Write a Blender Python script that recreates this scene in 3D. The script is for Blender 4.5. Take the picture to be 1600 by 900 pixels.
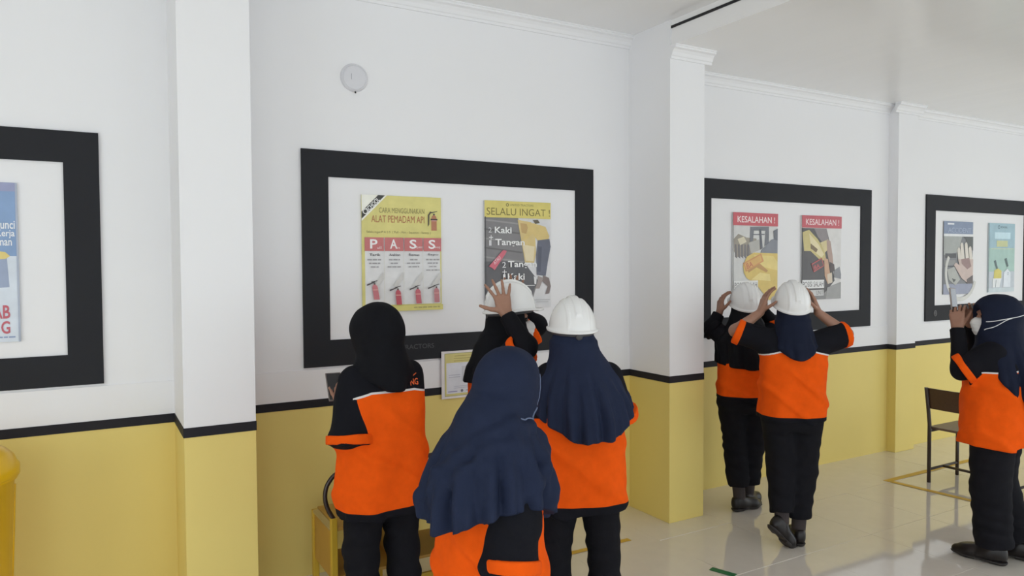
import bpy, bmesh, math, random
import numpy as np
from mathutils import Vector, Matrix

random.seed(7)
for o in list(bpy.data.objects):
    bpy.data.objects.remove(o)
scene = bpy.context.scene
col = scene.collection

# ------------------------------------------------------------------ camera
YAW, PITCH, ROLL = 0.523832, 0.033066, -0.005161      # 30 deg right of the wall normal, a little down
cam_data = bpy.data.cameras.new('camera')
cam_data.sensor_width = 36.0
cam_data.lens = 36.0 * 1146.18 / 1600.0
cam_data.clip_start = 0.05
cam = bpy.data.objects.new('camera', cam_data)
col.objects.link(cam)
_F = Vector((math.sin(YAW) * math.cos(PITCH), math.cos(YAW) * math.cos(PITCH), -math.sin(PITCH)))
_R = Vector((math.cos(YAW), -math.sin(YAW), 0.0))
_U = _R.cross(_F)
_R2 = _R * math.cos(ROLL) + _U * math.sin(ROLL)
_U2 = -_R * math.sin(ROLL) + _U * math.cos(ROLL)
_m = Matrix((_R2, _U2, -_F)).transposed().to_4x4()
_m.translation = (0.0, 0.0, 1.7)
cam.matrix_world = _m
scene.camera = cam

# ------------------------------------------------------------------ world, daylight, exposure
world = bpy.data.worlds.new('overcast_sky')
scene.world = world
world.use_nodes = True
_bg = world.node_tree.nodes['Background']
_bg.inputs[0].default_value = (0.865, 0.94, 1.0, 1)
_bg.inputs[1].default_value = 2.98
scene.view_settings.view_transform = 'Standard'
scene.view_settings.look = 'None'
scene.view_settings.gamma = 1.0
scene.view_settings.use_curve_mapping = False
scene.view_settings.exposure = 0.0
scene.cycles.max_bounces = 8
scene.cycles.diffuse_bounces = 6
scene.cycles.glossy_bounces = 3
scene.cycles.caustics_reflective = False
scene.cycles.caustics_refractive = False
scene.cycles.sample_clamp_indirect = 6.0

# window openings of the wall behind the photographer: (x0, x1)
Y_REAR = -3.6
X_LEFT, X_RIGHT = -4.2, 13.2
OPENINGS = [(-3.4, -1.0), (-0.3, 2.1), (2.8, 5.2), (5.9, 8.3), (9.0, 11.4)]
Z_SILL, Z_HEAD = 0.15, 2.75
for i, (a, b) in enumerate(OPENINGS):                  # sampling portals in the window openings
    ld = bpy.data.lights.new('window_portal', 'AREA')
    ld.shape = 'RECTANGLE'
    ld.size = b - a
    ld.size_y = Z_HEAD - Z_SILL
    ld.cycles.is_portal = True
    lo = bpy.data.objects.new('window_portal', ld)
    col.objects.link(lo)
    lo.location = ((a + b) / 2, Y_REAR - 0.1, (Z_SILL + Z_HEAD) / 2)
    lo.rotation_euler = (math.radians(90), 0, 0)       # -Z of the lamp points to +Y, into the room

SIDE_Y0, SIDE_Y1, SIDE_Z0, SIDE_Z1 = -2.8, 1.5, 0.1, 2.85   # unseen openings added in both end walls for fill light
for xw, ry in ((X_LEFT - 0.1, -90), (X_RIGHT + 0.1, 90)):
    ld = bpy.data.lights.new('fill_opening_portal', 'AREA')
    ld.shape = 'RECTANGLE'
    ld.size = SIDE_Z1 - SIDE_Z0
    ld.size_y = SIDE_Y1 - SIDE_Y0
    ld.cycles.is_portal = True
    lo = bpy.data.objects.new('fill_opening_portal', ld)
    col.objects.link(lo)
    lo.location = (xw, (SIDE_Y0 + SIDE_Y1) / 2, (SIDE_Z0 + SIDE_Z1) / 2)
    lo.rotation_euler = (0, math.radians(ry), 0)

# ------------------------------------------------------------------ materials
def srgb(r, g, b):
    def f(c):
        c /= 255.0
        return c / 12.92 if c <= 0.04045 else ((c + 0.055) / 1.055) ** 2.4
    return (f(r), f(g), f(b), 1.0)

def scal(c, k):
    return (min(c[0] * k, 1), min(c[1] * k, 1), min(c[2] * k, 1), 1.0)

MATS = {}
def mat(name, color, rough=0.6, spec=0.5, metal=0.0, noise=0.0, nscale=40.0, bump=0.0, bscale=200.0,
        sheen=0.0, coat=0.0, stretch=None):
    """Principled material with a little procedural variation of colour and relief."""
    if name in MATS:
        return MATS[name]
    m = bpy.data.materials.new(name)
    m.use_nodes = True
    nt = m.node_tree
    b = nt.nodes['Principled BSDF']
    b.inputs['Base Color'].default_value = color
    b.inputs['Roughness'].default_value = rough
    b.inputs['Specular IOR Level'].default_value = spec
    b.inputs['Metallic'].default_value = metal
    if sheen:
        b.inputs['Sheen Weight'].default_value = sheen
    if coat:
        b.inputs['Coat Weight'].default_value = coat
        b.inputs['Coat Roughness'].default_value = 0.08
    tc = nt.nodes.new('ShaderNodeTexCoord')
    src = tc.outputs['Object']
    if stretch:
        mp = nt.nodes.new('ShaderNodeMapping')
        mp.inputs['Scale'].default_value = stretch
        nt.links.new(src, mp.inputs['Vector'])
        src = mp.outputs['Vector']
    if noise:
        n = nt.nodes.new('ShaderNodeTexNoise')
        n.inputs['Scale'].default_value = nscale
        n.inputs['Detail'].default_value = 3
        nt.links.new(src, n.inputs['Vector'])
        mx = nt.nodes.new('ShaderNodeMix')
        mx.data_type = 'RGBA'
        mx.inputs['A'].default_value = scal(color, 1 - noise)
        mx.inputs['B'].default_value = scal(color, 1 + noise)
        nt.links.new(n.outputs['Fac'], mx.inputs['Factor'])
        nt.links.new(mx.outputs['Result'], b.inputs['Base Color'])
    if bump:
        n2 = nt.nodes.new('ShaderNodeTexNoise')
        n2.inputs['Scale'].default_value = bscale
        n2.inputs['Detail'].default_value = 2
        nt.links.new(src, n2.inputs['Vector'])
        bp = nt.nodes.new('ShaderNodeBump')
        bp.inputs['Strength'].default_value = bump
        bp.inputs['Distance'].default_value = 0.01
        nt.links.new(n2.outputs['Fac'], bp.inputs['Height'])
        nt.links.new(bp.outputs['Normal'], b.inputs['Normal'])
    MATS[name] = m
    return m

WHITE = (0.85, 0.85, 0.865, 1)
YELLOW = (0.80, 0.648, 0.21, 1)

def wall_material():
    """White emulsion above, yellow gloss paint below 0.92 m: paint laid on by height."""
    m = mat('wall_paint', WHITE, rough=0.55, spec=0.3)
    nt = m.node_tree
    b = nt.nodes['Principled BSDF']
    tc = nt.nodes['Texture Coordinate']
    sep = nt.nodes.new('ShaderNodeSeparateXYZ')
    nt.links.new(tc.outputs['Object'], sep.inputs[0])
    gt = nt.nodes.new('ShaderNodeMath')
    gt.operation = 'GREATER_THAN'
    gt.inputs[1].default_value = 0.945
    nt.links.new(sep.outputs['Z'], gt.inputs[0])
    n = nt.nodes.new('ShaderNodeTexNoise')
    n.inputs['Scale'].default_value = 1.3
    n.inputs['Detail'].default_value = 4
    nt.links.new(tc.outputs['Object'], n.inputs['Vector'])
    def vary(c, k):
        mx = nt.nodes.new('ShaderNodeMix')
        mx.data_type = 'RGBA'
        mx.inputs['A'].default_value = scal(c, 1 - k)
        mx.inputs['B'].default_value = scal(c, 1 + k)
        nt.links.new(n.outputs['Fac'], mx.inputs['Factor'])
        return mx
    y, w = vary(YELLOW, 0.06), vary(WHITE, 0.015)
    mx = nt.nodes.new('ShaderNodeMix')
    mx.data_type = 'RGBA'
    nt.links.new(gt.outputs[0], mx.inputs['Factor'])
    nt.links.new(y.outputs['Result'], mx.inputs['A'])
    nt.links.new(w.outputs['Result'], mx.inputs['B'])
    nt.links.new(mx.outputs['Result'], b.inputs['Base Color'])
    n2 = nt.nodes.new('ShaderNodeTexNoise')
    n2.inputs['Scale'].default_value = 5.0
    n2.inputs['Detail'].default_value = 3
    nt.links.new(tc.outputs['Object'], n2.inputs['Vector'])
    bp = nt.nodes.new('ShaderNodeBump')
    bp.inputs['Strength'].default_value = 0.10
    bp.inputs['Distance'].default_value = 0.02
    nt.links.new(n2.outputs['Fac'], bp.inputs['Height'])
    nt.links.new(bp.outputs['Normal'], b.inputs['Normal'])
    return m

M_WALL = wall_material()
M_WHITE = mat('white_emulsion', WHITE, rough=0.6, spec=0.3, noise=0.015, nscale=2)
M_BAND = mat('black_band_paint', srgb(37, 36, 41), rough=0.6, spec=0.2, noise=0.1, nscale=6)
M_FRAME = mat('black_frame_paint', srgb(38, 39, 43), rough=0.6, spec=0.2, noise=0.08, nscale=5)
M_CEIL = mat('glossy_ceiling', (0.88, 0.875, 0.875, 1), rough=0.2, spec=0.6, bump=0.30, bscale=3.0, stretch=(1.1, 0.10, 1))
M_TILE = mat('cream_floor_tile', (0.72, 0.675, 0.61, 1), rough=0.05, spec=0.8, coat=0.4, noise=0.05, nscale=9)
M_GROUT = mat('floor_grout', (0.60, 0.55, 0.47, 1), rough=0.5, noise=0.1)
M_DARKGAP = mat('dark_gap_shade_and_hook', srgb(40, 40, 42), rough=0.9)

# ------------------------------------------------------------------ helpers
def tag(o, label=None, cat=None, group=None, kind=None):
    if label: o['label'] = label
    if cat: o['category'] = cat
    if group: o['group'] = group
    if kind: o['kind'] = kind
    return o

def link(name, me, parent=None, material=None):
    o = bpy.data.objects.new(name, me)
    col.objects.link(o)
    if parent is not None:
        o.parent = parent
    if material is not None:
        me.materials.clear()
        me.materials.append(material)
    return o

def empty(name, loc=(0, 0, 0), rz=0.0):
    o = bpy.data.objects.new(name, None)
    o.empty_display_size = 0.1
    col.objects.link(o)
    o.location = loc
    o.rotation_euler = (0, 0, rz)
    return o

def mesh_from(verts, faces, name='mesh', smooth=False):
    me = bpy.data.meshes.new(name)
    me.from_pydata([tuple(v) for v in verts], [], [tuple(f) for f in faces])
    if smooth:
        me.polygons.foreach_set('use_smooth', [True] * len(me.polygons))
    me.update()
    return me

def bm_box(bm, x0, x1, y0, y1, z0, z1, bev=0.0):
    vs = [bm.verts.new(p) for p in ((x0, y0, z0), (x1, y0, z0), (x1, y1, z0), (x0, y1, z0),
                                    (x0, y0, z1), (x1, y0, z1), (x1, y1, z1), (x0, y1, z1))]
    fs = [bm.faces.new([vs[i] for i in f]) for f in ((3, 2, 1, 0), (4, 5, 6, 7), (0, 1, 5, 4), (1, 2, 6, 5), (2, 3, 7, 6), (3, 0, 4, 7))]
    if bev:
        es = list({e for f in fs for e in f.edges})
        bmesh.ops.bevel(bm, geom=es, offset=bev, segments=2, affect='EDGES', profile=0.5)
    return vs

def box(name, x0, x1, y0, y1, z0, z1, material, parent=None, bev=0.0):
    bm = bmesh.new()
    bm_box(bm, x0, x1, y0, y1, z0, z1, bev)
    me = bpy.data.meshes.new(name)
    bm.to_mesh(me)
    bm.free()
    return link(name, me, parent, material)

def tube_mesh(pts, r, seg=10, closed=False, name='tube'):
    """Round tube along a polyline."""
    pts = [Vector(p) for p in pts]
    n = len(pts)
    verts, faces = [], []
    up = Vector((0.13, 0.27, 0.95)).normalized()
    prev = None
    for i, p in enumerate(pts):
        if closed:
            t = (pts[(i + 1) % n] - pts[i - 1]).normalized()
        else:
            t = (pts[min(i + 1, n - 1)] - pts[max(i - 1, 0)]).normalized()
        if prev is None:
            a = t.cross(up)
            if a.length < 1e-3: a = t.cross(Vector((1, 0, 0)))
        else:
            a = prev - t * prev.dot(t)
        a.normalize()
        prev = a
        b = t.cross(a)
        rr = r[i] if isinstance(r, (list, tuple)) else r
        for k in range(seg):
            th = 2 * math.pi * k / seg
            verts.append(p + a * (math.cos(th) * rr) + b * (math.sin(th) * rr))
    m = n if closed else n - 1
    for i in range(m):
        for k in range(seg):
            i2 = (i + 1) % n
            faces.append((i * seg + k, i * seg + (k + 1) % seg, i2 * seg + (k + 1) % seg, i2 * seg + k))
    if not closed:
        faces.append(tuple(range(seg - 1, -1, -1)))
        faces.append(tuple((n - 1) * seg + k for k in range(seg)))
    return mesh_from(verts, faces, name, smooth=True)

def lathe_mesh(profile, seg=40, name='lathe', smooth=True):
    verts, faces = [], []
    n = len(profile)
    for k in range(seg):
        th = 2 * math.pi * k / seg
        for (r, z) in profile:
            verts.append((r * math.cos(th), r * math.sin(th), z))
    for k in range(seg):
        k2 = (k + 1) % seg
        for i in range(n - 1):
            faces.append((k * n + i, k2 * n + i, k2 * n + i + 1, k * n + i + 1))
    me = mesh_from(verts, faces, name, smooth)
    bm = bmesh.new(); bm.from_mesh(me)
    bmesh.ops.remove_doubles(bm, verts=bm.verts, dist=1e-5)
    bmesh.ops.recalc_face_normals(bm, faces=bm.faces)
    bm.to_mesh(me); bm.free()
    if smooth:
        me.polygons.foreach_set('use_smooth', [True] * len(me.polygons))
    return me

def smooth_path(pts, n=8):
    """Catmull-Rom through the points."""
    P = [Vector(p) for p in pts]
    out = []
    for i in range(len(P) - 1):
        p0, p1, p2, p3 = P[max(i - 1, 0)], P[i], P[i + 1], P[min(i + 2, len(P) - 1)]
        for k in range(n):
            t = k / n
            out.append(0.5 * ((2 * p1) + (p2 - p0) * t + (2 * p0 - 5 * p1 + 4 * p2 - p3) * t * t + (3 * p1 - p0 - 3 * p2 + p3) * t ** 3))
    out.append(P[-1])
    return out

# ================================================================== the room
Y_WALL, Y_PIL = 4.0, 3.59
Z_CEIL_A, Z_CEIL_B = 3.25, 3.09
Z_BAND0, Z_BAND1 = 0.92, 0.964
X_STEP = 3.25
PILASTERS = [(0.36, 0.672, Y_PIL), (3.25, 3.55, Y_PIL), (6.19, 6.47, 3.91), (9.10, 9.40, Y_PIL), (-2.53, -2.22, Y_PIL)]

def struct(o):
    o['kind'] = 'structure'
    return o

struct(box('wall_back', X_LEFT, X_RIGHT, Y_WALL, Y_WALL + 0.2, 0, 3.4, M_WALL))
def end_wall(name, x0, x1):
    bm = bmesh.new()
    bm_box(bm, x0, x1, Y_REAR - 0.2, SIDE_Y0, 0, 3.4)
    bm_box(bm, x0, x1, SIDE_Y1, Y_WALL + 0.2, 0, 3.4)
    bm_box(bm, x0, x1, SIDE_Y0, SIDE_Y1, SIDE_Z1, 3.4)
    bm_box(bm, x0, x1, SIDE_Y0, SIDE_Y1, 0, SIDE_Z0)
    me = bpy.data.meshes.new(name); bm.to_mesh(me); bm.free()
    return struct(link(name, me, None, M_WALL))
end_wall('wall_left', X_LEFT - 0.2, X_LEFT)
end_wall('wall_right', X_RIGHT, X_RIGHT + 0.2)
# rear wall with its window openings
bm = bmesh.new()
xs = [X_LEFT] + [v for ab in OPENINGS for v in ab] + [X_RIGHT]
for i in range(0, len(xs), 2):
    bm_box(bm, xs[i], xs[i + 1], Y_REAR - 0.2, Y_REAR, 0, 3.4)
for a, b in OPENINGS:
    bm_box(bm, a, b, Y_REAR - 0.2, Y_REAR, 0, Z_SILL)
    bm_box(bm, a, b, Y_REAR - 0.2, Y_REAR, Z_HEAD, 3.4)
me = bpy.data.meshes.new('wall_rear'); bm.to_mesh(me); bm.free()
struct(link('wall_rear', me, None, M_WALL))
M_ALU = mat('window_aluminium', (0.55, 0.55, 0.56, 1), rough=0.4, metal=0.6, noise=0.05)
for i, (a, b) in enumerate(OPENINGS):
    w = struct(empty('window_%d' % (i + 1), ((a + b) / 2, Y_REAR - 0.1, Z_SILL)))
    hw, hh = (b - a) / 2, Z_HEAD - Z_SILL
    for nm, x0, x1, z0, z1 in (('jamb', -hw, -hw + 0.05, 0, hh), ('jamb', hw - 0.05, hw, 0, hh), ('sill_rail', -hw + 0.05, hw - 0.05, 0, 0.05),
                               ('head_rail', -hw + 0.05, hw - 0.05, hh - 0.05, hh), ('mullion', -0.025, 0.025, 0.05, hh - 0.05)):
        box(nm, x0, x1, -0.03, 0.03, z0, z1, M_ALU, w)

# pilasters on the long wall
for k, (a, b, y) in enumerate(PILASTERS):
    struct(box('wall_pilaster', a, b, y, Y_WALL + 0.01, 0, 3.3, M_WALL))

# slightly proud lower wall (the plaster ledge under the boards) between the pilasters
spans = []
edges = sorted(PILASTERS)
prev = X_LEFT
for a, b, y in edges:
    spans.append((prev, a)); prev = b
spans.append((prev, X_RIGHT))
trim_n = 0
for a, b in spans:
    struct(box('wall_lower', a, b, Y_WALL - 0.006, Y_WALL + 0.004, 0, 1.128, M_WALL))
    trim_n += 1
    struct(box('trim_%d' % trim_n, a, b, Y_WALL - 0.009, Y_WALL, Z_BAND0, Z_BAND1, M_BAND))
for a, b, y in PILASTERS:
    bm = bmesh.new()
    bm_box(bm, a - 0.003, b + 0.003, y - 0.003, y + 0.02, Z_BAND0, Z_BAND1)
    bm_box(bm, a - 0.003, a + 0.01, y + 0.02, Y_WALL - 0.009, Z_BAND0, Z_BAND1)
    bm_box(bm, b - 0.01, b + 0.003, y + 0.02, Y_WALL - 0.009, Z_BAND0, Z_BAND1)
    trim_n += 1
    me = bpy.data.meshes.new('trim'); bm.to_mesh(me); bm.free()
    struct(link('trim_%d' % trim_n, me, None, M_BAND))

# ceilings: the near bay is higher, a step closes it; a dark strip stands in for gap shade
struct(box('ceiling', X_LEFT, X_STEP + 0.016, Y_REAR, Y_WALL, Z_CEIL_A, Z_CEIL_A + 0.1, M_CEIL))
struct(box('ceiling_lower', X_STEP + 0.012, X_RIGHT, Y_REAR, Y_WALL, Z_CEIL_B, Z_CEIL_B + 0.3, M_CEIL))
trim_n += 1
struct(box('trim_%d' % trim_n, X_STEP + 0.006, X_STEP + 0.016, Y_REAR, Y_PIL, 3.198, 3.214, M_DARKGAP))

# two-step plaster cornice
COVE = [(d * 0.75, h * 0.8) for d, h in [(0, 0.105), (0.012, 0.105), (0.014, 0.085), (0.022, 0.080), (0.030, 0.055), (0.046, 0.035), (0.066, 0.026), (0.068, 0.012), (0.075, 0.010), (0.075, 0.0), (0, 0)]]
def cornice(x0, x1, y, ztop):
    global trim_n
    bm = bmesh.new()
    prof = COVE
    vs = [[bm.verts.new((x, y - d, ztop - h)) for d, h in prof] for x in (x0, x1)]
    for i in range(len(prof) - 1):
        bm.faces.new((vs[0][i], vs[0][i + 1], vs[1][i + 1], vs[1][i]))
    bm.faces.new(vs[0]); bm.faces.new(vs[1][::-1])
    bm.faces.new((vs[0][-1], vs[0][0], vs[1][0], vs[1][-1]))
    bmesh.ops.recalc_face_normals(bm, faces=bm.faces)
    me = bpy.data.meshes.new('cornice'); bm.to_mesh(me); bm.free()
    trim_n += 1
    return struct(link('trim_%d' % trim_n, me, None, M_WHITE))
cornice(X_LEFT, -2.53, Y_WALL, Z_CEIL_A); cornice(-2.22, 0.36, Y_WALL, Z_CEIL_A)
cornice(0.672, 3.25, Y_WALL, Z_CEIL_A)
cornice(3.61, 6.19, Y_WALL, Z_CEIL_B); cornice(6.53, 9.10, Y_WALL, Z_CEIL_B); cornice(9.46, X_RIGHT, Y_WALL, Z_CEIL_B)
cornice(3.25, 3.606, Y_PIL, Z_CEIL_B); cornice(6.134, 6.526, 3.91, Z_CEIL_B)
# returns of the cornice along the pilaster's right side
for xb, yb in ((3.55, Y_PIL), (6.47, 3.91)):
    bm = bmesh.new()
    vs = [[bm.verts.new((xb + d, yy, Z_CEIL_B - h)) for d, h in COVE] for yy in (yb, Y_WALL)]
    for i in range(len(COVE) - 1):
        bm.faces.new((vs[0][i], vs[0][i + 1], vs[1][i + 1], vs[1][i]))
    bm.faces.new(vs[0]); bm.faces.new(vs[1][::-1])
    bmesh.ops.recalc_face_normals(bm, faces=bm.faces)
    me = bpy.data.meshes.new('cornice_return'); bm.to_mesh(me); bm.free()
    trim_n += 1
    struct(link('trim_%d' % trim_n, me, None, M_WHITE))

# floor: bed plus polished tiles, each laid a hair out of level
floor = struct(box('floor', X_LEFT, X_RIGHT, Y_REAR, Y_WALL, -0.12, -0.004, M_GROUT))
TS = 0.60
bm = bmesh.new(); bm_box(bm, -TS / 2 + 0.001, TS / 2 - 0.001, -TS / 2 + 0.001, TS / 2 - 0.001, -0.02, 0.0)
tile_me = bpy.data.meshes.new('tile'); bm.to_mesh(tile_me); bm.free()
tile_me.materials.append(M_TILE)
far = bmesh.new()
rng = random.Random(3)
ny = int(math.ceil((Y_WALL - Y_REAR) / TS))
nx = int(math.ceil((X_RIGHT - X_LEFT) / TS))
for j in range(ny):
    for i in range(nx):
        cx, cy = X_LEFT + (i + 0.5) * TS, Y_WALL - (j + 0.5) * TS
        if cy < Y_REAR: continue
        inview = cy > 1.0 and -0.5 < cx < 9.6 and cx > (cy - 1.0) * 0.1 - 0.5
        tx, ty = rng.gauss(0, 0.0016), rng.gauss(0, 0.0016)
        if inview:
            t = link('tile', tile_me, floor)
            t.location = (cx, cy, -0.0006)
            t.rotation_euler = (tx, ty, 0)
        else:
            bm_box(far, cx - TS / 2 + 0.001, cx + TS / 2 - 0.001, cy - TS / 2 + 0.001, cy + TS / 2 - 0.001, -0.02, -0.0006)
me = bpy.data.meshes.new('tile_field'); far.to_mesh(me); far.free()
t = link('tile_field', me, floor, M_TILE)
t['kind'] = 'stuff'

# yellow and green floor tape
M_TAPE = mat('yellow_floor_tape', srgb(205, 165, 60), rough=0.4, noise=0.08)
M_GTAPE = mat('green_floor_tape', srgb(30, 110, 70), rough=0.4, noise=0.08)
def tape(name, p, q, w, m, label):
    p, q = Vector(p), Vector(q)
    d = q - p; L = d.length
    o = box(name, 0, L, -w / 2, w / 2, 0.0012, 0.0022, m)
    o.location = (p.x, p.y, 0); o.rotation_euler = (0, 0, math.atan2(d.y, d.x))
    tag(o, label, 'floor tape')
    return o
tape('floor_tape', (5.32, 3.43), (6.9, 3.43), 0.05, M_TAPE, 'yellow tape line on the floor running along the wall behind the brown chair')
tape('floor_tape', (5.345, 3.40), (5.47, 2.1), 0.05, M_TAPE, 'yellow tape line on the floor running towards the camera left of the brown chair')
tape('floor_tape', (1.9, 3.52), (2.85, 3.505), 0.04, M_TAPE, 'yellow tape line on the floor behind the helmeted person in the navy cape')
tape('floor_tape', (2.962, 2.935), (3.01, 2.80), 0.045, M_GTAPE, 'short piece of green tape on the floor at the bottom of the picture')

# ================================================================== boards and posters on the wall
def pc(r, g, b, k=1.18, haze=0.20):
    m = 0.35 * r + 0.5 * g + 0.15 * b                   # haze and window reflection mixed into the print colours
    r, g, b = (c + (0.6 * m + 0.4 * 205 - c) * haze for c in (r, g, b))
    return scal(srgb(r, g, b), k)
def pmat(r, g, b):
    return mat('print_%d_%d_%d' % (r, g, b), pc(r, g, b), rough=0.45, spec=0.35, noise=0.13, nscale=14)

TEXTS = []          # font curves, turned into meshes in one go below

def font_obj(s, parent, material, matrix, w, h, bold=0.0, name='lettering', align='FIT'):
    cu = bpy.data.curves.new('text', 'FONT')
    cu.body = s
    cu.size = 1.0
    cu.resolution_u = 3
    cu.offset = bold
    o = bpy.data.objects.new('text_tmp', cu)
    col.objects.link(o)
    TEXTS.append((o, parent, material, matrix, w, h, name, align))

def flush_texts():
    bpy.context.view_layer.update()
    dg = bpy.context.evaluated_depsgraph_get()
    for (o, parent, material, matrix, w, h, name, align) in TEXTS:
        me = bpy.data.meshes.new_from_object(o.evaluated_get(dg))
        n = len(me.vertices)
        co = np.empty(n * 3, dtype=np.float32)
        me.vertices.foreach_get('co', co)
        co = co.reshape(-1, 3)
        mn, mx = co.min(0), co.max(0)
        sz = np.maximum(mx - mn, 1e-6)
        sx = w / sz[0]; sy = h / sz[1]
        if align == 'PROP':
            sx = sy = min(sx, sy)
        co = (co - mn) * np.array([sx, sy, 1.0], dtype=np.float32)
        co[:, 2] = 0
        me.vertices.foreach_set('co', co.ravel())
        me.update()
        cu = o.data
        bpy.data.objects.remove(o)
        bpy.data.curves.remove(cu)
        t = link(name, me, parent, material)
        t.matrix_local = matrix
    TEXTS.clear()

class Poster:
    """A thin board on the wall with layers of print; u runs right, v runs down, both 0..1."""
    def __init__(self, x0, x1, z0, z1, label, base=(205, 205, 205), depth=0.006, name='safety_poster', cat='poster', y=None, group=None):
        self.W, self.H = x1 - x0, z1 - z0
        self.root = empty(name, (x0, (Y_WALL - 0.005) if y is None else y, z0))
        tag(self.root, label, cat, group)
        self.y = -depth
        box('board', 0, self.W, -depth, 0, 0, self.H, pmat(*base), self.root)
        self.n = 0
    def layer(self):
        self.n += 1
        return self.y - 0.00025 * self.n
    def poly(self, pts, rgb, name='print'):
        y = self.layer()
        vs = [(u * self.W, y, (1 - v) * self.H) for u, v in pts]
        me = mesh_from(vs, [tuple(range(len(vs)))], name)
        # face towards the room (-y)
        if me.polygons[0].normal.y > 0:
            me.flip_normals()
        return link(name, me, self.root, pmat(*rgb))
    def rect(self, u0, v0, u1, v1, rgb, name='print'):
        return self.poly([(u0, v0), (u1, v0), (u1, v1), (u0, v1)], rgb, name)
    def disc(self, u, v, r, rgb, ru=None, n=20, name='print'):
        k = self.W / self.H
        return self.poly([(u + r * math.cos(t * 2 * math.pi / n), v + r * k * math.sin(t * 2 * math.pi / n)) for t in range(n)], rgb, name)
    def ring(self, u, v, r, w, rgb, a0=0, a1=360, n=24, name='print'):
        k = self.W / self.H
        pts = [math.radians(a0 + (a1 - a0) * t / n) for t in range(n + 1)]
        o = [(u + r * math.cos(a), v + r * k * math.sin(a)) for a in pts]
        i = [(u + (r - w) * math.cos(a), v + (r - w) * k * math.sin(a)) for a in reversed(pts)]
        y = self.layer()
        allp = o + i
        vs = [(a * self.W, y, (1 - b) * self.H) for a, b in allp]
        m = n + 1
        fs = [(t, t + 1, 2 * m - 2 - t, 2 * m - 1 - t) for t in range(n)]
        return link(name, mesh_from(vs, fs, name), self.root, pmat(*rgb))
    def words(self, u0, v0, u1, v1, rgb, seed=0, name='small_print'):
        """A line of print too small to read: a row of word-length dashes."""
        g = random.Random(seed); y = self.layer(); vs, fs = [], []; u = u0
        while u < u1 - 0.012:
            w = min(g.uniform(0.025, 0.06), u1 - u); n = len(vs)
            vs += [(q * self.W, y, (1 - v) * self.H) for q, v in ((u, v0), (u, v1), (u + w, v1), (u + w, v0))]
            fs.append((n, n + 1, n + 2, n + 3)); u += w + 0.010
        return link(name, mesh_from(vs, fs, name), self.root, pmat(*rgb))
    def text(self, s, u0, v0, u1, v1, rgb, bold=0.0, rot=0.0, name='lettering'):
        y = self.layer()
        mt = Matrix.Translation((u0 * self.W, y, (1 - v1) * self.H)) @ Matrix.Rotation(math.radians(rot), 4, 'Y') @ Matrix.Rotation(math.radians(90), 4, 'X')
        font_obj(s, self.root, pmat(*rgb), mt, (u1 - u0) * self.W, (v1 - v0) * self.H, bold, name)

def frame_board(x0, x1, label, z0=1.14, z1=2.325, t=0.145):
    r = empty('display_board', (x0, Y_WALL, z0))
    tag(r, label, 'display board', 'black framed display boards along the wall')
    W, H = x1 - x0, z1 - z0
    box('backing_panel', t - 0.01, W - t + 0.01, -0.005, 0, t - 0.01, H - t + 0.01, M_WHITE, r)
    box('top_rail', 0, W, -0.014, 0, H - t, H, M_FRAME, r)
    box('bottom_rail', 0, W, -0.014, 0, 0, t, M_FRAME, r)
    box('side_rail', 0, t, -0.014, 0, t, H - t, M_FRAME, r)
    box('side_rail', W - t, W, -0.014, 0, t, H - t, M_FRAME, r)
    return r

b0 = frame_board(-1.88, 0.055, 'black framed display board at the left edge, cut off, with a blue poster')
b1 = frame_board(1.002, 2.935, 'large black framed display board in the middle with two yellow-headed posters')
b2 = frame_board(3.87, 5.93, 'black framed display board behind the helmeted pair with two red-headed posters')
b3 = frame_board(6.756, 8.66, 'rightmost black framed display board with a hand poster and a pale blue poster')
M_GREYLET = mat('grey_lettering', srgb(66, 66, 70), rough=0.45, noise=0.05)
font_obj('UNITED TRACTORS', b1, M_GREYLET, Matrix.Translation((0.40, -0.0145, 0.065)) @ Matrix.Rotation(math.radians(90), 4, 'X'), 0.365, 0.028, 0.012)
M_EMB = mat('emblem_grey', srgb(120, 120, 122), rough=0.5, noise=0.05)
for xx in (0.155, 0.86):
    e = link('emblem', tube_mesh([(0.020 * math.cos(a * math.pi / 12), 0, 0.024 * math.sin(a * math.pi / 12)) for a in range(24)], 0.0045, 6, True), b3, M_EMB)
    e.location = (xx, -0.0155, 0.072)
    link('emblem', tube_mesh([(0.008 * math.cos(a * math.pi / 6), 0, 0.010 * math.sin(a * math.pi / 6)) for a in range(12)], 0.003, 6, True), b3, M_EMB).location = (xx, -0.0155, 0.072)

# --- poster cut off at the left edge
P = Poster(-0.765, -0.270, 1.36, 2.075, 'blue and white poster with red capitals, cut off at the left edge', (200, 210, 222), y=Y_WALL - 0.009)
P.rect(0.0, 0.0, 0.985, 0.46, (118, 150, 195)); P.rect(0, 0, 0.985, 0.055, (140, 146, 185))
P.poly([(0, 0.48), (0.91, 0.46), (0.925, 0.655), (0, 0.70)], (140, 155, 185))
P.poly([(0.55, 0.47), (0.80, 0.425), (0.90, 0.435), (0.935, 0.46), (0.90, 0.478), (0.6, 0.49)], (214, 192, 104))
P.text('Kunci', 0.825, 0.235, 0.978, 0.290, (226, 230, 238), 0.015)
P.text('Kerja', 0.835, 0.295, 0.975, 0.350, (226, 230, 238), 0.015)
P.text('man', 0.845, 0.360, 0.952, 0.395, (226, 230, 238), 0.015)
P.text('AB', 0.79, 0.768, 0.925, 0.852, (190, 80, 95), 0.02)
P.text('G', 0.855, 0.868, 0.922, 0.948, (190, 80, 95), 0.02)
P.words(0.70, 0.965, 0.96, 0.974, (130, 148, 186), 2); P.rect(0.985, 0, 1, 1, (156, 166, 186))

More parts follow.
